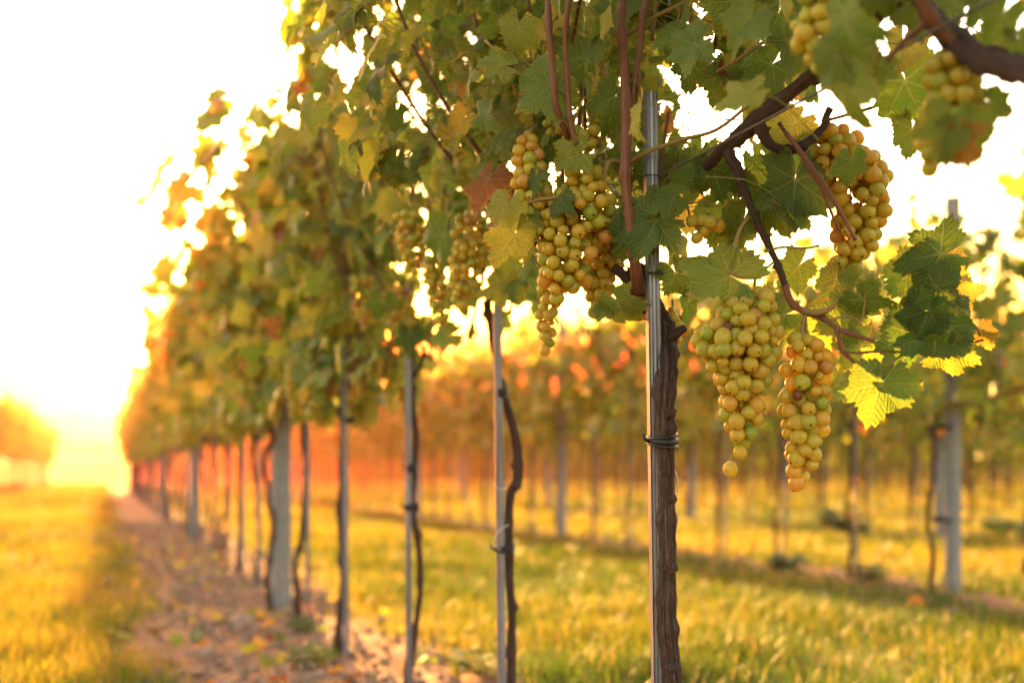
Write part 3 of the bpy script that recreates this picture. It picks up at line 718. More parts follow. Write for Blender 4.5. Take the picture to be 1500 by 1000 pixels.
# ---- nearer vine (its trunk stands just outside the frame)
rn = vine_root(-1, 'closest grape vine reaching in at upper right, big blurred leaf and two ripe bunches hanging')
bn = np.array(rn.location); mb = MB()
rough_trunk(mb, [bn + np.array(q) for q in ((0, 0, -.08), (.01, .01, .3), (-.01, 0, .6), (.01, .01, .9), (.0, .03, 1.12))], [.022, .018, .017, .018, .014], rng, 20, 120, knots=9, wob=.003)
mb.build('trunk', M['bark'], rn, loc=bn)
mb = Each('cordon', M['bark_dark'], rn, bn)
rough_trunk(mb, [bn + np.array((.0, .03, 1.10)), at(1560, 128, 1.12), at(1500, 103, 1.22), at(1440, 88, 1.30), at(1400, 58, 1.36), at(1362, 24, 1.42), at(1340, -15, 1.46)], [.014, .0135, .0125, .014, .015, .011, .009], rng, 16, 90, knots=7, wob=.002)
rough_trunk(mb, [at(1345, -30, 1.45), at(1290, 20, 1.52), at(1235, 70, 1.62), at(1180, 116, 1.74), at(1130, 158, 1.82), at(1088, 196, 1.88), at(1058, 220, 1.91), at(1032, 246, 1.93)], [.009, .009, .010, .0105, .0115, .0125, .009, .0075], rng, 18, 110, knots=6, wob=.002)
rough_trunk(mb, [at(1112, 180, 1.84), at(1124, 208, 1.85), at(1150, 220, 1.86), at(1180, 212, 1.87), at(1206, 186, 1.88), at(1215, 160, 1.9)], [.010, .0085, .0075, .007, .006, .0055], rng, 12, 50, knots=4, wob=.001)
rough_trunk(mb, [at(1068, 222, 1.9), at(1080, 250, 1.89), at(1094, 290, 1.88), at(1112, 328, 1.87), at(1134, 378, 1.86), at(1150, 424, 1.85)], [.0095, .0085, .0062, .0058, .0052, .0050], rng, 12, 60, knots=5, wob=.001, gnarl=.1)

mb = Each('cane', M['cane'], rn, bn)
path(mb, [(1148, 418, 1.85), (1158, 440, 1.85), (1176, 455, 1.85), (1206, 466, 1.85)], [5.5, 5.5, 5, 4], 10, 20)
path(mb, [(1150, 195, 1.84), (1180, 232, 1.83), (1212, 278, 1.82), (1236, 320, 1.82), (1252, 352, 1.82)], [3, 3.4, 3.4, 3, 2.6], 8, 24)
path(mb, [(1140, 180, 1.86), (1172, 225, 1.85), (1200, 270, 1.84), (1228, 338, 1.84)], [2.6, 2.6, 2.4, 2], 8, 20)
path(mb, [(1206, 178, 1.86), (1250, 166, 1.85), (1290, 154, 1.84), (1312, 146, 1.84)], [2.2, 2.2, 2, 1.8], 8, 14)
path(mb, [(1362, 20, 1.38), (1345, 45, 1.38), (1322, 62, 1.38), (1300, 90, 1.4)], [6, 5, 4, 3], 8, 16)
path(mb, [(1345, -30, 1.32), (1352, 5, 1.33), (1375, 40, 1.34), (1404, 66, 1.34)], [10, 10, 9, 8], 10, 16)
path(mb, [(1225, 480, 1.82), (1232, 510, 1.82), (1246, 526, 1.82), (1262, 540, 1.82)], [3.5, 3.5, 3, 2.6], 8, 14)
path(mb, [(1206, 466, 1.84), (1228, 482, 1.82), (1256, 492, 1.81), (1282, 500, 1.80)], [4, 3.6, 3, 2.4], 8, 14)
path(mb, [(1232, 514, 1.82), (1256, 517, 1.81), (1282, 515, 1.81), (1350, 516, 1.8)], [2, 1.8, 1.6, 1.6], 8, 14)
path(mb, [(1390, 508, 1.8), (1416, 498, 1.79), (1428, 478, 1.79), (1436, 492, 1.79)], [2, 1.8, 1.6, 1.6], 8, 14)
path(mb, [(1392, 512, 1.8), (1408, 508, 1.79), (1432, 500, 1.79), (1440, 498, 1.79)], [1.8, 1.8, 1.6, 1.6], 8, 14)

mb = Each('shoot', M['cane_tan'], rn, bn)
path(mb, [(1176, 455, 1.85), (1196, 458, 1.84), (1216, 452, 1.84), (1226, 438, 1.84)], [4.5, 4.5, 3.6, 3], 8, 16)
path(mb, [(1068, 402, 1.84), (1074, 375, 1.85), (1082, 340, 1.86), (1096, 318, 1.87)], [2.2, 2.6, 2.6, 2.2], 8, 16)
path(mb, [(1215, 470, 1.83), (1240, 462, 1.83), (1262, 468, 1.83), (1268, 428, 1.83)], [1.8, 1.8, 1.6, 1.4], 8, 16)
path(mb, [(1120, 368, 1.86), (1148, 362, 1.86), (1176, 364, 1.86), (1200, 360, 1.86)], [2, 2, 1.8, 1.6], 8, 14)
path(mb, [(1075, 402, 1.84), (1100, 408, 1.84), (1118, 396, 1.85), (1136, 382, 1.86)], [1.6, 1.6, 1.8, 2], 8, 14)
path(mb, [(1180, 460, 1.85), (1172, 500, 1.84), (1178, 520, 1.84)], [2.6, 2.6, 2.4], 8, 10)
path(mb, [(1050, 105, 1.9), (1080, 88, 1.88), (1120, 62, 1.86), (1175, 52, 1.82)], [2.4, 2.8, 3, 3.4], 8, 16)
path(mb, [(1290, 560, 1.8), (1298, 540, 1.81), (1320, 520, 1.81)], [1.8, 1.6, 1.6], 8, 10)

EXN = [(1070, 404, 1.84, 98, 205, 8, 5, .40), (1076, 2, 1.9, 92, 70, 12, 0, .42), (1165, 262, 1.86, 96, 95, -10, 5, .10), (1246, 236, 1.78, 48, 92, 10, 0, .35), (1130, 300, 1.92, 70, 60, 20, 0, .3), (1170, 390, 1.95, 60, 130, 0, 0, .35),
       (1378, 372, 1.80, 86, 172, 10, -8, .10), (1370, 378, 1.83, 64, 95, 5, 0, .74), (1340, 392, 1.83, 72, 135, 15, 0, .30), (1372, 420, 1.79, 62, 35, 15, 0, .12), (1400, 432, 1.82, 56, 355, 15, 0, .72), (1402, 452, 1.80, 48, 60, -20, 0, .12),
       (1345, 440, 1.79, 52, 100, 65, 0, .04), (1372, 486, 1.79, 92, 158, 38, 5, .05), (1362, 455, 1.78, 66, 172, 20, 0, .06), (1380, 470, 1.80, 46, 50, 30, 0, .80), (1392, 478, 1.77, 62, 105, 25, 0, .12), (1388, 512, 1.78, 64, 80, 25, 0, .50),
       (1438, 486, 1.79, 38, 60, 20, 0, .84), (1440, 490, 1.8, 30, 30, 70, 0, .3), (1291, 562, 1.79, 84, 112, 28, 5, .30), (1296, 560, 1.80, 46, 15, -30, 0, .30), (1330, 488, 1.8, 70, 150, 10, 0, .03), (1262, 508, 1.85, 66, 140, 10, 0, .5),
       (1262, 438, 1.84, 62, 60, 50, 0, .25), (1240, 470, 1.87, 74, 205, 0, 0, .48), (1290, 430, 1.86, 55, 250, 25, 0, .4), (1226, 408, 1.9, 60, 115, 30, 0, .5), (1150, 460, 1.92, 62, 170, 10, 0, .42), (1200, 480, 1.93, 62, 80, 0, 0, .5), (1120, 450, 1.95, 60, 30, 0, 0, .5),
       (1236, 22, 1.30, 96, 92, 76, 5, .30), (1226, 85, 1.36, 62, 118, 25, 10, .36), (1240, 118, 1.36, 104, 86, 70, 5, .44), (1262, 80, 1.4, 52, 60, 30, 0, .3), (1190, 70, 1.42, 52, 120, 0, 0, .4), (1412, 188, 1.28, 74, 70, 25, 0, .46), (1392, 180, 1.28, 78, 110, 35, 0, .42), (1408, 205, 1.27, 66, 96, 66, 0, .94),
       (1450, 150, 1.34, 52, 30, 20, 0, .34), (1326, 118, 1.72, 100, 75, 52, 0, .30), (1336, 190, 1.74, 60, 100, 20, 0, .38), (1290, 95, 1.5, 42, 95, 20, 0, .35), (1470, 20, 1.3, 60, 120, 10, 0, .40), (1440, -10, 1.35, 60, 110, 10, 0, .25), (1300, -20, 1.45, 60, 80, 10, 0, .3), (1490, 60, 1.3, 48, 80, 20, 0, .4), (1260, 0, 1.5, 50, 60, 10, 0, .3),
       (1130, 95, 1.9, 64, 140, 10, 0, .28), (1100, 120, 1.95, 70, 80, 10, 0, .5), (1060, 110, 1.93, 60, 110, 10, 0, .35), (1045, 245, 1.95, 64, 75, 15, 0, .2), (1020, 235, 1.97, 60, 110, 50, 0, .28), (1060, 330, 2.0, 60, 60, 0, 0, .3), (1090, 320, 1.98, 66, 110, 5, 0, .45), (985, 292, 1.93, 52, 160, 20, 0, .3),
       (1150, 120, 1.95, 60, 30, 0, 0, .66), (1052, 98, 1.93, 28, 100, 60, 0, .98), (1062, 95, 1.94, 30, 70, 0, 0, .8), (1140, 20, 1.85, 60, 110, 0, 0, .35), (1165, 180, 1.92, 60, 140, 10, 0, .76), (1010, 440, 2.0, 46, 110, 60, 0, .3), (990, 400, 1.98, 60, 60, 0, 0, .22)]
hero_foliage('foliage', -1, 202, 900, 1.45, rn, EXN)
hero_bunches('near', rn, bn, np.random.default_rng(6))

# ---- second and third vines: own trunks, in softer focus
r1 = vine_root(1, 'grape vine with thin knotty trunk behind second steel stake, yellow leaf hanging at its head'); b1 = np.array(r1.location); mb = MB()
z1 = 2.85
rough_trunk(mb, [at(x, y, z1 + .02) for x, y in ((746, 1160), (746, 1050), (747, 1000), (749, 930), (750, 888), (745, 840), (744, 780), (746, 725), (757, 700), (756, 650), (746, 605), (739, 575), (727, 530), (716, 470), (713, 440))], [q / F * z1 for q in (8, 8, 7, 6, 5.5, 6, 6, 6, 6.5, 6, 5, 4.5, 5, 5, 7)], rng, 18, 170, knots=12, wob=.002)
mb.build('trunk', M['bark_dark'], r1, loc=b1)
hero_foliage('foliage', 1, 303, 820, 1.9, r1, [(735, 372, 2.6, 50, 100, 10, 0, .6), (660, 490, 2.8, 44, 170, 20, 0, .35), (650, 345, 2.65, 62, 130, 20, 0, .22)])
hero_bunches('second', r1, b1, np.random.default_rng(7))
r2 = vine_root(2, 'grape vine with crooked thin trunk beside third steel stake, dark leaves drooping over its head'); b2 = np.array(r2.location); mb = MB()
z2 = 3.70
rough_trunk(mb, [at(x, y, z2 + .02) for x, y in ((600, 1045), (599, 1000), (600, 970), (607, 920), (616, 860), (613, 800), (604, 740), (607, 690), (609, 640), (605, 600), (602, 540), (600, 505))], [q / F * z2 for q in (8, 8, 7, 4, 4, 4.5, 5, 5, 4.5, 4.5, 5, 6)], rng, 14, 120, knots=10, wob=.002)
P = spline([at(602, 560, z2), at(618, 528, z2), at(622, 505, z2)], 8); add_tube(mb, P, .007, 8)
mb.build('trunk', M['bark_dark'], r2, loc=b2)
hero_foliage('foliage', 2, 404, 620, 2.5, r2, [(560, 440, 3.4, 40, 110, 0, 0, .1), (600, 490, 3.45, 40, 95, 10, 0, .06), (620, 480, 3.5, 36, 120, 10, 0, .1)])
hero_bunches('third', r2, b2, np.random.default_rng(8))

# ------------------------------------------------------------------ rows of vines
ORD = 'first second third fourth fifth sixth seventh eighth ninth tenth eleventh twelfth thirteenth fourteenth fifteenth sixteenth seventeenth eighteenth nineteenth twentieth'.split()
ROWN = {0: 'front', 1: 'second', 2: 'third', 3: 'fourth', -1: 'left'}
mids = [make_vine(s, 'mid', 640, 9, vs=.10, tshift=.12) for s in (21, 22, 23, 24)]  # leaves shifted yellow: part autumn colour, part warm sun glow put into the tint
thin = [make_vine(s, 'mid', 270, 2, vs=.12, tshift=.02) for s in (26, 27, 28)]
lows = [make_vine(s, 'low', 340, 2, vs=.10, tshift=.10, lscale=1.1) for s in (31, 32, 33, 34, 35)]  # far leaves also carry some of the sun's warm glow in their tint
used = set()
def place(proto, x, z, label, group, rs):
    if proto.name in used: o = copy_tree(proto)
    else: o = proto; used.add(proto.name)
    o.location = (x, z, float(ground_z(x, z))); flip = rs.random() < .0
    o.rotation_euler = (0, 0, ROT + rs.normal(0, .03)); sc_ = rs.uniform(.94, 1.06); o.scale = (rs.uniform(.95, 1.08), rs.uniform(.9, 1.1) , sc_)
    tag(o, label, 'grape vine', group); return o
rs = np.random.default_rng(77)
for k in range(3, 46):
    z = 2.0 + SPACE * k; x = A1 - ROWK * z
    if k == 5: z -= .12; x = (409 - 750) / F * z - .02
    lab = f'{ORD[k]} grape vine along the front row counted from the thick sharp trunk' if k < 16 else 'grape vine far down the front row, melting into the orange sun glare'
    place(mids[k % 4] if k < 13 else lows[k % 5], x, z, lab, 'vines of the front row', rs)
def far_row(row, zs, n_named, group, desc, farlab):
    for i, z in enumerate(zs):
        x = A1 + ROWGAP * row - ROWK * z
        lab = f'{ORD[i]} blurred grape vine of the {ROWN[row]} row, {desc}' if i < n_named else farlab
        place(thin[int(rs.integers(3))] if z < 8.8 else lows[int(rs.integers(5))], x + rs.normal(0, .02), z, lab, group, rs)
zs2 = 5.21 + .809 * np.arange(0, 65)
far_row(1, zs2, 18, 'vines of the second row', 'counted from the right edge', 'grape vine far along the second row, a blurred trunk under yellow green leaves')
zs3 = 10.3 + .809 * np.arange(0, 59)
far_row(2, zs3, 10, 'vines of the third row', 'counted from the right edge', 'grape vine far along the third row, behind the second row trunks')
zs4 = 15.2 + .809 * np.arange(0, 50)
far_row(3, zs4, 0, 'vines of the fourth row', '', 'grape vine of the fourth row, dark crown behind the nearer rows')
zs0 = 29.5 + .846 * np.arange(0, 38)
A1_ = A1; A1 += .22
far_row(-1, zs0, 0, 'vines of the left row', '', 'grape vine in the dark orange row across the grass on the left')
A1 = A1_
for o in bpy.data.objects:
    if o.get('group') == 'vines of the left row': o.scale = (o.scale[0], 1.25, o.scale[2] * 1.16)

# rows beyond the fourth: nobody can count them
rng = np.random.default_rng(900); mbF, mbT = MB(), MB()
LV, LE, LT = LEAF['low']
for row in range(1, 13):
    z = {1: 58., 2: 58., 3: 55.}.get(row, 20.0 + (row - 4) * 4.6); z_end = 118
    zz = np.arange(z, z_end, .83); n = len(zz) * (130 if row < 9 else 80)
    t = rng.uniform(z, z_end, n); x = A1 + ROWGAP * row - ROWK * t + rng.normal(0, .24, n)
    lo_ = 1.0 - .75 * sstep(40, 62, t); h = lo_ + (2.2 - lo_) * rng.beta(1.2, 1.35, n) + .15 * (vnoise(t * 1.3, t * 0 + row, 70) - .5)
    pos = np.stack([x, t, -SLOPE * t + h], 1)
    nr = np.stack([rng.normal(0, 1, n), rng.normal(0, .6, n) - .3, rng.uniform(.1, .9, n)], 1); tp2 = np.stack([rng.normal(0, .5, n), rng.normal(0, .5, n), -np.ones(n)], 1)
    add_leaves(mbF, 'low', pos, nr, tp2, rng.uniform(.08, .13, n), rand_tint(rng, n, .15), rng)
    for q in zz:
        xx = A1 + ROWGAP * row - ROWK * q; add_tube(mbT, [(xx, q, -SLOPE * q - .1), (xx + rng.normal(0, .02), q, -SLOPE * q + .6), (xx, q, -SLOPE * q + 1.2)], .022, 5)
o = mbF.build('distant_vine_rows', M['leaf_far']); tag(o, 'blurred mass of vine rows at the back of the vineyard', 'vine rows', kind='stuff')
o2 = mbT.build('trunk', M['bark_dark'], o)

# ------------------------------------------------------------------ stakes
G = 'steel stakes of the front row'
def stake_px(top, bot_px, z, label, wd=.0195):
    p1 = at(*top, z); p0 = at(*bot_px, z); g = float(ground_z(p0[0], p0[1])); d = (p1 - p0) / (p1[2] - p0[2]); p0 = p0 + d * (g - .1 - p0[2])
    o = make_stake('steel_stake', p0, p1, wd); tag(o, label, 'stake', G); return o
stake_px((952, 135), (965, 1000), 1.997, 'grooved grey steel stake in sharp focus against the thick shaggy trunk', .0215)
stake_px((727, 330), (735, 1000), 2.83, 'second steel stake, thin vine twisting behind it with two black ties', .0185)
stake_px((597, 420), (599, 990), 3.68, 'third steel stake, beside the crooked trunk with two dark ties', .0185)
proto = make_stake('steel_stake', np.array((0, 0, -.1)), np.array((.0, 0, 1.75)), .0165); pu = False
for k in range(3, 46):
    if k in (5, 12, 19, 26, 33, 40): continue
    z = 2.0 + SPACE * k; x = A1 - ROWK * z
    if not pu: o = proto; pu = True
    else: o = proto.copy(); col.objects.link(o)
    o.location = (x, z - .03, float(ground_z(x, z)) - .1); o.rotation_euler = (rs.normal(0, .012), rs.normal(0, .012), rs.normal(0, .5))
    tag(o, f'{ORD[k]} steel stake along the front row counted from the sharp grooved one' if k < 16 else 'steel stake far down the front row in the orange glare', 'stake', G)
for row, zs, nm, nn_ in ((1, zs2, 'second', 34), (2, zs3, 'third', 20)):
    for i, z in enumerate(zs[:nn_]):
        if i % 7 == 2: continue
        x = A1 + ROWGAP * row - ROWK * z; o = proto.copy(); col.objects.link(o)
        o.location = (x + .01, z - .03, float(ground_z(x, z)) - .1); o.rotation_euler = (rs.normal(0, .012), rs.normal(0, .012), rs.normal(0, .5))
        tag(o, f'thin grey stake at the {ORD[i]} vine of the {nm} row' if i < 14 else f'thin grey stake far along the {nm} row', 'stake', f'stakes of the {nm} row')

# ------------------------------------------------------------------ concrete posts
pp = make_post(2.42, .125); pu = False
def put_post(row, z, label, sx=1.0, dx=0, h=1.0):
    global pu
    x = A1 + ROWGAP * row - ROWK * z + dx
    if not pu: o = pp; pu = True
    else: o = pp.copy(); col.objects.link(o)
    o.location = (x, z, float(ground_z(x, z))); o.rotation_euler = (0, 0, ROT + .3); o.scale = (sx, sx, h)
    tag(o, label, 'post', 'concrete posts holding the trellis'); return o
z5 = 2.0 + SPACE * 5
put_post(0, z5, 'wide pale concrete post in the front row with a vine twisting up its face', .70)
put_post(0, z5 + 7 * SPACE, 'concrete post farther down the front row, faded orange by the sun', .72)
for q in (2, 3, 4): put_post(0, z5 + 7 * SPACE * q, 'concrete post deep in the glare of the front row', .7)
put_post(1, zs2[2], 'tall grey concrete post standing in the second row near the right edge', .60, .06, .94)
put_post(1, zs2[9], 'grey concrete post in the second row between the two sharp stakes', .66, 0, .94)
for q in (16, 23, 30, 37): put_post(1, zs2[q], 'concrete post far along the second row', .66, 0, .92)
put_post(2, zs3[2] + .45, 'grey concrete post of the third row, left of the tall grey post', .68, 0, .94)
for q in (9, 16, 23): put_post(2, zs3[q], 'concrete post far along the third row', .8, 0, .92)

# ------------------------------------------------------------------ ties and twine
make_tie(at(970, 645, 1.978), .0245, .036, .010, True, 'black rubber strap binding the shaggy trunk to the sharp stake', 2, 'vine ties')
make_tie(at(961, 400, 1.99), .013, .016, .003, False, 'thin dark wire clip round the sharp stake beside the vine head', 2, 'vine ties', .0009)
make_tie(at(955, 258, 1.985), .0125, .014, .002, False, 'small dark clip holding the trellis wire on the sharp stake', 1, 'vine ties', .0009)
make_tie(at(735, 575, 2.84), .014, .018, .012, False, 'upper black band round the second stake and thin trunk', 2, 'vine ties')
make_tie(at(739, 803, 2.84), .023, .022, .008, True, 'lower black strap with curled end on the second stake', 2, 'vine ties')
make_tie(at(603, 685, 3.69), .018, .02, .014, True, 'upper dark tie on the third stake', 2, 'vine ties')
make_tie(at(603, 742, 3.69), .024, .022, .011, True, 'lower dark tie with curled end on the third stake', 2, 'vine ties')
make_tie(at(512, 615, 4.5), .02, .02, .012, False, 'dark tie halfway up the fourth stake of the front row', 2, 'vine ties')
zp = zs2[2]
for hpx, nm in ((512, 'lower'), (236, 'upper')):
    p = row_pt(1, zp); p[2] += .42 if nm == 'lower' else .95
    make_tie(p, .062, .062, .02, False, f'{nm} black band round the tall grey post of the second row', 1, 'vine ties', .004)
def twine(pts, z, label):
    mb = MB(); P = spline([at(x, y, zz) for x, y, zz in pts], 22); c = P[0].copy(); V, T, _ = tube_arr(P, .0009, 6); mb.add(V, T)
    tag(mb.build('twine_loop', M['twine'], loc=c), label, 'twine', 'loops of pale twine')
twine([(985, 682, 1.99), (993, 700, 1.985), (992, 722, 1.985), (984, 742, 2.0)], 2, 'fine pale twine loop on the shaggy trunk below the rubber strap')
twine([(745, 768, 2.8), (730, 778, 2.79), (722, 795, 2.79), (734, 806, 2.81)], 2.8, 'pale twine loop curling above the lower strap on the second stake')
twine([(724, 706, 2.8), (728, 714, 2.79), (736, 717, 2.79), (742, 714, 2.81)], 2.8, 'short pale twine loop midway up the second stake')

# ------------------------------------------------------------------ trellis wires
def wire(row, h, z0, z1_, label, r=.0014, sag=.012):
    mb = MB(); n = 60; z = np.linspace(z0, z1_, n); x = A1 + ROWGAP * row - ROWK * z
    P = np.stack([x, z, -SLOPE * z + h - sag * np.abs(np.sin(z * .53))], 1); c = P[0].copy()
    V, T, _ = tube_arr(P - c, r, 6); mb.add(V, T); o = mb.build('trellis_wire', M['wire']); o.location = c
    tag(o, label, 'wire', 'trellis wires')
wire(0, 1.197, .6, 40, 'thin dark trellis wire crossing the sharp stake at the top of the grapes', .0021, 0)
wire(0, 1.72, .6, 40, 'middle trellis wire of the front row, hidden among leaves')
wire(0, 2.12, .6, 40, 'top trellis wire of the front row')
wire(1, 1.12, 4.4, 58, 'lower trellis wire of the second row behind the grapes'); wire(1, 1.9, 4.4, 58, 'upper trellis wire of the second row')
wire(2, 1.15, 9, 58, 'trellis wire of the third row')
wire(-1, 1.15, 28, 62, 'trellis wire of the left row')

# ------------------------------------------------------------------ grass, weeds, litter
rng = np.random.default_rng(55)
def blades(mb, n, y0, y1, hmin, hmax, wd, soilp=.04, power=1.0, lim=1.0):
    y = y0 + (y1 - y0) * rng.random(n) ** power; half = y * .47 * lim + .8
    x = rng.uniform(-1, 1, n) * half
    s = soil_amount(x, y); cl = fbm(x * 2.2, y * 2.2, 81)
    k = (rng.random(n) > s * (1 - soilp)) & (rng.random(n) < .25 + 1.6 * np.clip(cl - .25, 0, 1))
    x, y, cl, s = x[k], y[k], cl[k], s[k]; n = len(x); z = ground_z(x, y) - .004
    a = rng.uniform(0, 2 * math.pi, n); hgt = rng.uniform(hmin, hmax, n) * (.55 + cl) * (1 - .4 * s); lean = rng.uniform(.1, .75, n) * hgt
    d = np.stack([np.cos(a), np.sin(a), 0 * a], 1); sd_ = np.stack([-np.sin(a), np.cos(a), 0 * a], 1); w_ = (wd * rng.uniform(.6, 1.3, n))[:, None]
    B = np.stack([x, y, z], 1); up = np.array((0, 0, 1.))
    m_ = B + up * (hgt * .55)[:, None] + d * (lean * .3)[:, None]; t = B + up * hgt[:, None] + d * lean[:, None]
    V = np.stack([B - sd_ * w_ * .5, B + sd_ * w_ * .5, m_ - sd_ * w_ * .45, m_ + sd_ * w_ * .45, t], 1).reshape(-1, 3)
    T = (np.array([(0, 1, 3), (0, 3, 2), (2, 3, 4)])[None] + (np.arange(n) * 5)[:, None, None]).reshape(-1, 3)
    big = fbm(x * .55, y * .55, 91); tint = np.clip(.27 + (big - .45) * 1.9 + rng.normal(0, .19, n), 0, .85); q = rng.random(n) < .05 + .35 * s; tint[q] = rng.uniform(.8, 1, q.sum())
    mb.add(V, T, tint=np.repeat(tint, 5), edge=np.tile([0, 0, .5, .5, 1.], n))
mb = MB()
blades(mb, 150000, 3.0, 9, .035, .11, .0048, lim=.95)
blades(mb, 110000, 9, 22, .05, .13, .011)
blades(mb, 80000, 22, 62, .08, .18, .035)
blades(mb, 45000, 62, 118, .10, .20, .07)
tag(mb.build('grass', M['grass']), 'sunlit yellow green grass covering the aisles between vine rows', 'grass', kind='stuff')

mb = MB(); n = 5200; y = rng.uniform(3.2, 16, n); a = rng.normal(.70, .34, n); k = rng.random(n) < .35; a[k] += ROWGAP
x = a - ROWK * y; V, T = ico(1); K = len(V); s_ = rng.uniform(.004, .022, n) ** 1.0 * (1 + (rng.random(n) < .06) * 1.3)
W = V[None] * s_[:, None, None] * rng.uniform(.6, 1.3, (n, 1, 3)) * (1 + .25 * rng.normal(size=(n, K, 1)))
W = W + np.stack([x, y, ground_z(x, y) + s_ * .3], 1)[:, None]
mb.add(W.reshape(-1, 3), (T[None] + (np.arange(n) * K)[:, None, None]).reshape(-1, 3))
o = mb.build('soil_clods', M['clod']); o.data.polygons.foreach_set('use_smooth', np.zeros(len(o.data.polygons), bool))
tag(o, 'crumbly brown soil clods scattered under the vine rows', 'soil', kind='stuff')
mb = MB(); n = 300; y = rng.uniform(3.3, 13, n); a = rng.normal(.72, .55, n); k = rng.random(n) < .3; a[k] += ROWGAP; x = a - ROWK * y
pos = np.stack([x, y, ground_z(x, y) + rng.uniform(.01, .05, n)], 1)
add_leaves(mb, 'mid', pos, np.stack([rng.normal(0, .5, n), rng.normal(0, .5, n), np.ones(n)], 1), rng.normal(size=(n, 3)), rng.uniform(.025, .055, n), rng.choice([.3, .55, .75, .88, .93, .97], n), rng, 1.6)
tag(mb.build('fallen_leaves', M['leaf_far']), 'curled dry vine leaves fallen on soil and grass', 'fallen leaves', kind='stuff')
# low broad-leaved weeds in tufts
def weed(x, y, r, n, label, tint, seed):
    g_ = np.random.default_rng(seed); z = float(ground_z(x, y)); a = g_.uniform(0, 2 * math.pi, n); e = g_.uniform(.1, 1.1, n)
    mb = MB(); d = np.stack([np.cos(a) * np.cos(e), np.sin(a) * np.cos(e), np.sin(e)], 1)
    for i in range(n):
        P = spline([(0, 0, 0), d[i] * r * .5 + np.array((0, 0, r * .12)), d[i] * r], 5); add_tube(mb, P, .0015, 4, cap=False, tint=tint, edge=.5)
    pos = d * r * g_.uniform(.45, 1.0, (n, 1)); nr = np.stack([-d[:, 0] * .4, -d[:, 1] * .4, np.full(n, 1.)], 1)
    add_leaves(mb, 'mid', pos, nr, d, g_.uniform(.25, .42, n) * r, np.clip(g_.normal(tint, .08, n), 0, .8), g_)
    root = mb.build('weed_tuft', M['leaf_far']); root.location = (x, y, z); tag(root, label, 'weed', 'weeds in the vineyard')
p = at(1205, 770, 13.5); weed(p[0], 12.8, .34, 70, 'dark round weed tuft in the grass behind the second row', .05, 1)
p = at(1155, 835, 1); weed((1155 - 750) / F * 8.3, 8.3, .16, 40, 'low green weed at the foot of a second row trunk', .1, 2)
weed((1265 - 750) / F * 7.5, 7.4, .13, 34, 'small weed at the foot of the trunk left of the tall grey post', .15, 3)
weed((1480 - 750) / F * 12, 12.0, .3, 50, 'leafy weed in the grass at the far right edge', .12, 4)
weed((450 - 750) / F * 4.3, 4.3, .09, 30, 'small bright weed on the bare soil by the fourth stake', .4, 5)
weed((420 - 750) / F * 4.9, 5.2, .08, 26, 'tiny weed on bare soil near the wide pale post', .35, 6)
weed((700 - 750) / F * 4.0, 3.98, .10, 34, 'yellowish weed on the soil edge between the second and third stakes', .6, 7)

# ------------------------------------------------------------------ the valley
def far_tree(x, y, h, seed, label, group):
    g_ = np.random.default_rng(seed); z = float(ground_z(x, y)); root = empty('valley_tree', (x, y, z))
    mb = MB(); add_tube(mb, [(0, 0, -.3), (.1, 0, h * .3), (0, .1, h * .7)], [h * .035, h * .028, h * .012], 6); mb.build('trunk', M['bark_dark'], root)
    n = 420; p = norm(g_.normal(size=(n, 3))) * g_.random((n, 1)) ** .4 * np.array((h * .33, h * .33, h * .36)) * (.8 + .4 * vnoise(g_.random(n) * 0 + np.arange(n) * .1, 0 * np.arange(n), seed))[:, None] + np.array((0, 0, h * .62))
    mb = MB(); add_leaves(mb, 'low', p, g_.normal(size=(n, 3)), g_.normal(size=(n, 3)), g_.uniform(.06, .11, n) * h, rand_tint(g_, n, .05) * .5, g_); mb.build('crown', M['leaf_far'], root)
    tag(root, label, 'tree', group)
for i, (px, z, h) in enumerate([(118, 470, 5.0), (141, 468, 7.0), (152, 480, 4.5), (166, 476, 5.5), (181, 470, 4.5), (96, 500, 4.5)]):
    far_tree((px - 750) / F * z, z, h, i + 1, 'small hazy tree in the line on the valley floor beyond the grass', 'trees on the valley floor')
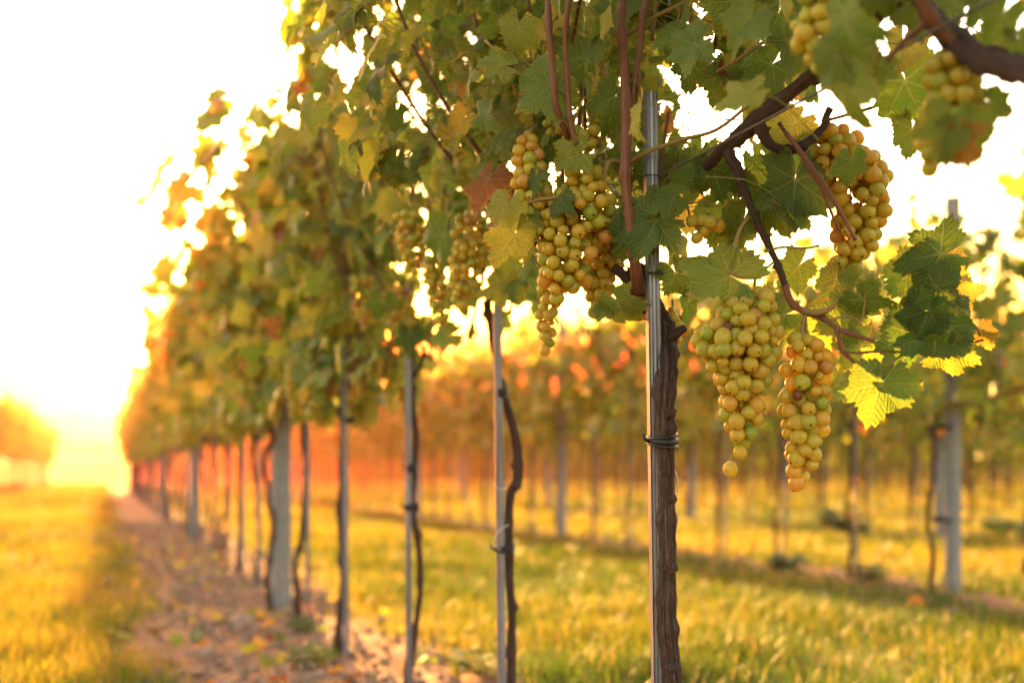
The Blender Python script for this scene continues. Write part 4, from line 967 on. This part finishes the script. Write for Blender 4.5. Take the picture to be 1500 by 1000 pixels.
def far_house(px, z, wd, hh2, label):
    x = (px - 750) / F * z; g0 = float(ground_z(x, z)); root = empty('farm_building', (x, z, g0)); d = 5
    h2 = wd / 2
    V = np.array([(-h2, 0, -1), (h2, 0, -1), (h2, d, -1), (-h2, d, -1), (-h2, 0, hh2), (h2, 0, hh2), (h2, d, hh2), (-h2, d, hh2)], float)
    T = [(0, 1, 5), (0, 5, 4), (1, 2, 6), (1, 6, 5), (2, 3, 7), (2, 7, 6), (3, 0, 4), (3, 4, 7)]
    mb = MB().add(V, T); w_ = mb.build('wall', M['plaster'], root)
    o_ = .4; V = np.array([(-h2 - o_, -o_, hh2 - .1), (h2 + o_, -o_, hh2 - .1), (h2 + o_, d + o_, hh2 - .1), (-h2 - o_, d + o_, hh2 - .1), (-h2 - o_, d / 2, hh2 + 1.3), (h2 + o_, d / 2, hh2 + 1.3)])
    mb = MB().add(V, [(0, 1, 5), (0, 5, 4), (2, 3, 4), (2, 4, 5), (1, 2, 5), (3, 0, 4), (0, 3, 2), (0, 2, 1)]); r_ = mb.build('roof', M['plaster'], root)
    for q in (w_, r_): q.data.polygons.foreach_set('use_smooth', np.zeros(len(q.data.polygons), bool))
    tag(root, label, 'building', 'farm buildings in the valley')
far_house(72, 740, 14, 4.0, 'pale farm building in the hazy valley, the one farther from the front row')
far_house(166, 735, 17, 4.0, 'long pale farm building in the hazy valley beside the front row end')

# ------------------------------------------------------------------ haze
hx0, hx1, hy0, hy1, hz0, hz1 = -4300, 4500, -45, 5400, -49, 4.0
V = [(x, y, z) for z in (hz0, hz1) for y in (hy0, hy1) for x in (hx0, hx1)]
T = [(0, 2, 3), (0, 3, 1), (4, 5, 7), (4, 7, 6), (0, 1, 5), (0, 5, 4), (2, 6, 7), (2, 7, 3), (0, 4, 6), (0, 6, 2), (1, 3, 7), (1, 7, 5)]
m, n, out = new_mat('haze air'); b = NB(n); pv = b.node('ShaderNodeVolumePrincipled')
pv.inputs['Color'].default_value = (1.0, .19, .12, 1); pv.inputs['Density'].default_value = .0010; pv.inputs['Anisotropy'].default_value = .95
b.L.new(pv.outputs[0], out.inputs['Volume'])
mb = MB().add(np.array(V, float), T); o = mb.build('haze', m); o.data.polygons.foreach_set('use_smooth', np.zeros(12, bool))
tag(o, 'warm golden haze filling the air over vineyard and valley', 'haze', kind='stuff')
print('OBJS', len(bpy.data.objects))
